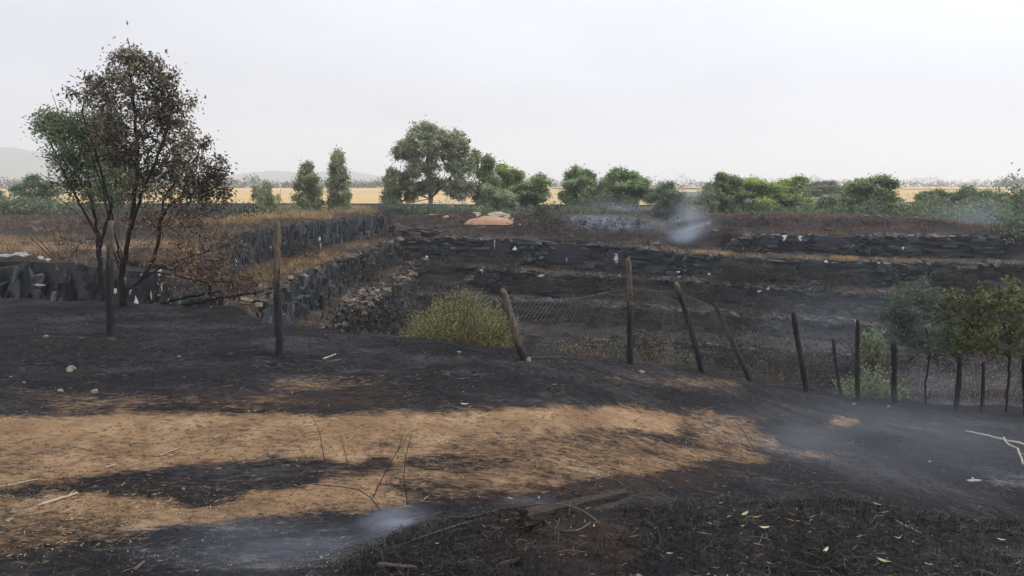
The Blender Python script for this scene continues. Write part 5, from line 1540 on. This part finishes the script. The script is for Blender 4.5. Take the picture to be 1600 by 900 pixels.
farmhouse(456, 292, 880, 12, 3.6, 'white farmhouse before the far tree line, beside the shorter slim tree')
farmhouse(577, 291, 900, 15, 3.2, 'long white farm shed before the far tree line, beside the taller slim tree')
farmhouse(560, 290, 920, 9, 2.8, 'small white outbuilding next to the long farm shed')
# lattice pylon on the horizon
p = at(1253, 290, 900); p.z = 0
top = at(1253, 273, 900).z
py_root = empty('pylon', p, 'faint lattice power pylon on the horizon behind the trees', 'pylon')
acc = Acc()
def seg(a, b, r=.16): acc.add(*tube(np.array([a, b], float), r, 3))
for sx in (-1, 1):
    for sy in (-1, 1):
        seg((sx * 2.2, sy * 2.2, 0), (sx * .5, sy * .5, top))
for k in range(7):
    z0, z1 = top * k / 7, top * (k + 1) / 7
    w0, w1 = 2.2 - 1.7 * k / 7, 2.2 - 1.7 * (k + 1) / 7
    seg((-w0, -w0, z0), (w1, -w1, z1), .1); seg((w0, -w0, z0), (-w1, -w1, z1), .1)
V, Fs = acc.out(); link('tower', mesh_data('tower', V, Fs, M['wire']), py_root)
acc = Acc()
for z, w in ((top * .82, 4.5), (top * .98, 5.5)):
    seg((-w, 0, z), (w, 0, z), .2)
V, Fs = acc.out(); link('cross_arm', mesh_data('cross_arm', V, Fs, M['wire']), py_root)

# ------------------------------------------------------------------ air: haze and smoke
m = bpy.data.materials.new('haze_air'); m.use_nodes = True; t = m.node_tree
for n in list(t.nodes):
    if n.type != 'OUTPUT_MATERIAL': t.nodes.remove(n)
v = t.nodes.new('ShaderNodeVolumePrincipled')
v.inputs['Color'].default_value = (.90, .945, 1.0, 1)
v.inputs['Density'].default_value = .0006
v.inputs['Anisotropy'].default_value = .25
t.links.new(v.outputs[0], t.nodes['Material Output'].inputs['Volume'])
def box(name, x0, x1, y0, y1, z0, z1, mat):
    V = np.array([(x, y, z) for z in (z0, z1) for x, y in ((x0, y0), (x1, y0), (x1, y1), (x0, y1))], float)
    Fq = np.array([(3, 2, 1, 0), (4, 5, 6, 7), (0, 1, 5, 4), (1, 2, 6, 5), (2, 3, 7, 6), (3, 0, 4, 7)])
    return obj(name, V, Fq, mat)
hz = box('haze', -13000, 13000, -300, 9500, -14, 112, m)
tag(hz, 'thin grey summer haze over the plain', kind='stuff')

def smoke_mat(name, density, scale, seed, colr=(.74, .84, .98)):
    m = bpy.data.materials.new(name); m.use_nodes = True; t = m.node_tree
    for n in list(t.nodes):
        if n.type != 'OUTPUT_MATERIAL': t.nodes.remove(n)
    g = G(t)
    v = g.n('ShaderNodeVolumePrincipled')
    v.inputs['Color'].default_value = (*colr, 1); v.inputs['Anisotropy'].default_value = .2
    oc = g.pos('Object')
    ln = g.n('ShaderNodeVectorMath', operation='LENGTH'); g.l(oc, ln.inputs[0])
    fall = g.math('POWER', g.rng(ln.outputs['Value'], .0, .98, 1, 0), 1.6)
    mpn = g.n('ShaderNodeMapping'); mpn.inputs['Location'].default_value = (seed * 3.1, seed * 1.7, seed); mpn.inputs['Rotation'].default_value = (0, .5, .3)
    mpn.inputs['Scale'].default_value = (.7, .9, 1.6)
    g.l(oc, mpn.inputs['Vector'])
    nz = g.n('ShaderNodeTexNoise'); nz.inputs['Scale'].default_value = scale; nz.inputs['Detail'].default_value = 4; nz.inputs['Distortion'].default_value = .6
    g.l(mpn.outputs['Vector'], nz.inputs['Vector'])
    nn = g.rng(nz.outputs['Fac'], .36, .74, .0, 1.2)
    den = g.math('MULTIPLY', g.math('MULTIPLY', fall, nn), density)
    g.l(den, v.inputs['Density'])
    t.links.new(v.outputs[0], t.nodes['Material Output'].inputs['Volume'])
    return m
def smoke(px, py, d, rx, ry, rz, density, seed, label, scale=1.4, tilt=0.):
    bm = bmesh.new(); bmesh.ops.create_icosphere(bm, subdivisions=3, radius=1.0)
    me = bpy.data.meshes.new('smoke'); bm.to_mesh(me); bm.free()
    me.materials.append(smoke_mat('smoke_%d' % seed, density, scale, seed))
    o = link('smoke', me, loc=at(px, py, d)); o.scale = (rx, ry, rz); o.rotation_euler = (0, tilt, 0)
    tag(o, label, kind='stuff')
smoke(620, 815, 4.75, .42, .35, .17, 3.2, 1, 'pale smoke curling off the ash beside the mound', 1.6, -.2)
smoke(830, 800, 5.0, .42, .3, .14, 3.0, 2, 'pale smoke drifting behind the burnt log', 1.6)
smoke(440, 850, 4.6, 1.3, .6, .24, 1.3, 3, 'thin smoke over the grey ash', 1.3)
smoke(1390, 690, 8.8, 3.4, 1.8, .9, .17, 4, 'bluish smoke drifting across the burnt slope', 1.5)
smoke(1210, 680, 9.5, 1.5, 1.2, .5, .30, 5, 'faint bluish smoke over the end of the track', 1.4)
smoke(1500, 620, 17.5, 3.6, 1.6, 1.3, .45, 6, 'grey smoke hanging behind the burnt stakes', 1.5)
smoke(1320, 520, 24, 5.0, 3.0, 3.2, .06, 7, 'thin blue smoke rising out of the quarry', 1.2)
smoke(975, 348, 58.5, 7.0, 3.0, 2.6, .38, 8, 'white smoke drifting over the burnt slope above the far wall', 1.1, .12)
smoke(1078, 362, 57.5, 3.2, 2.0, 2.4, .75, 9, 'dense white smoke pouring out of the gully', 1.5, -.3)
smoke(1074, 322, 61, 2.2, 1.6, 3.0, .34, 10, 'thin plume of smoke climbing before the trees', 1.3)
smoke(700, 318, 68, 5.5, 1.5, .8, .16, 11, 'faint smoke at the foot of the tallest eucalyptus', 1.2)
smoke(1530, 350, 58, 7, 4, 3.2, .07, 12, 'hazy smoke before the trees at the quarry end', 1.1)
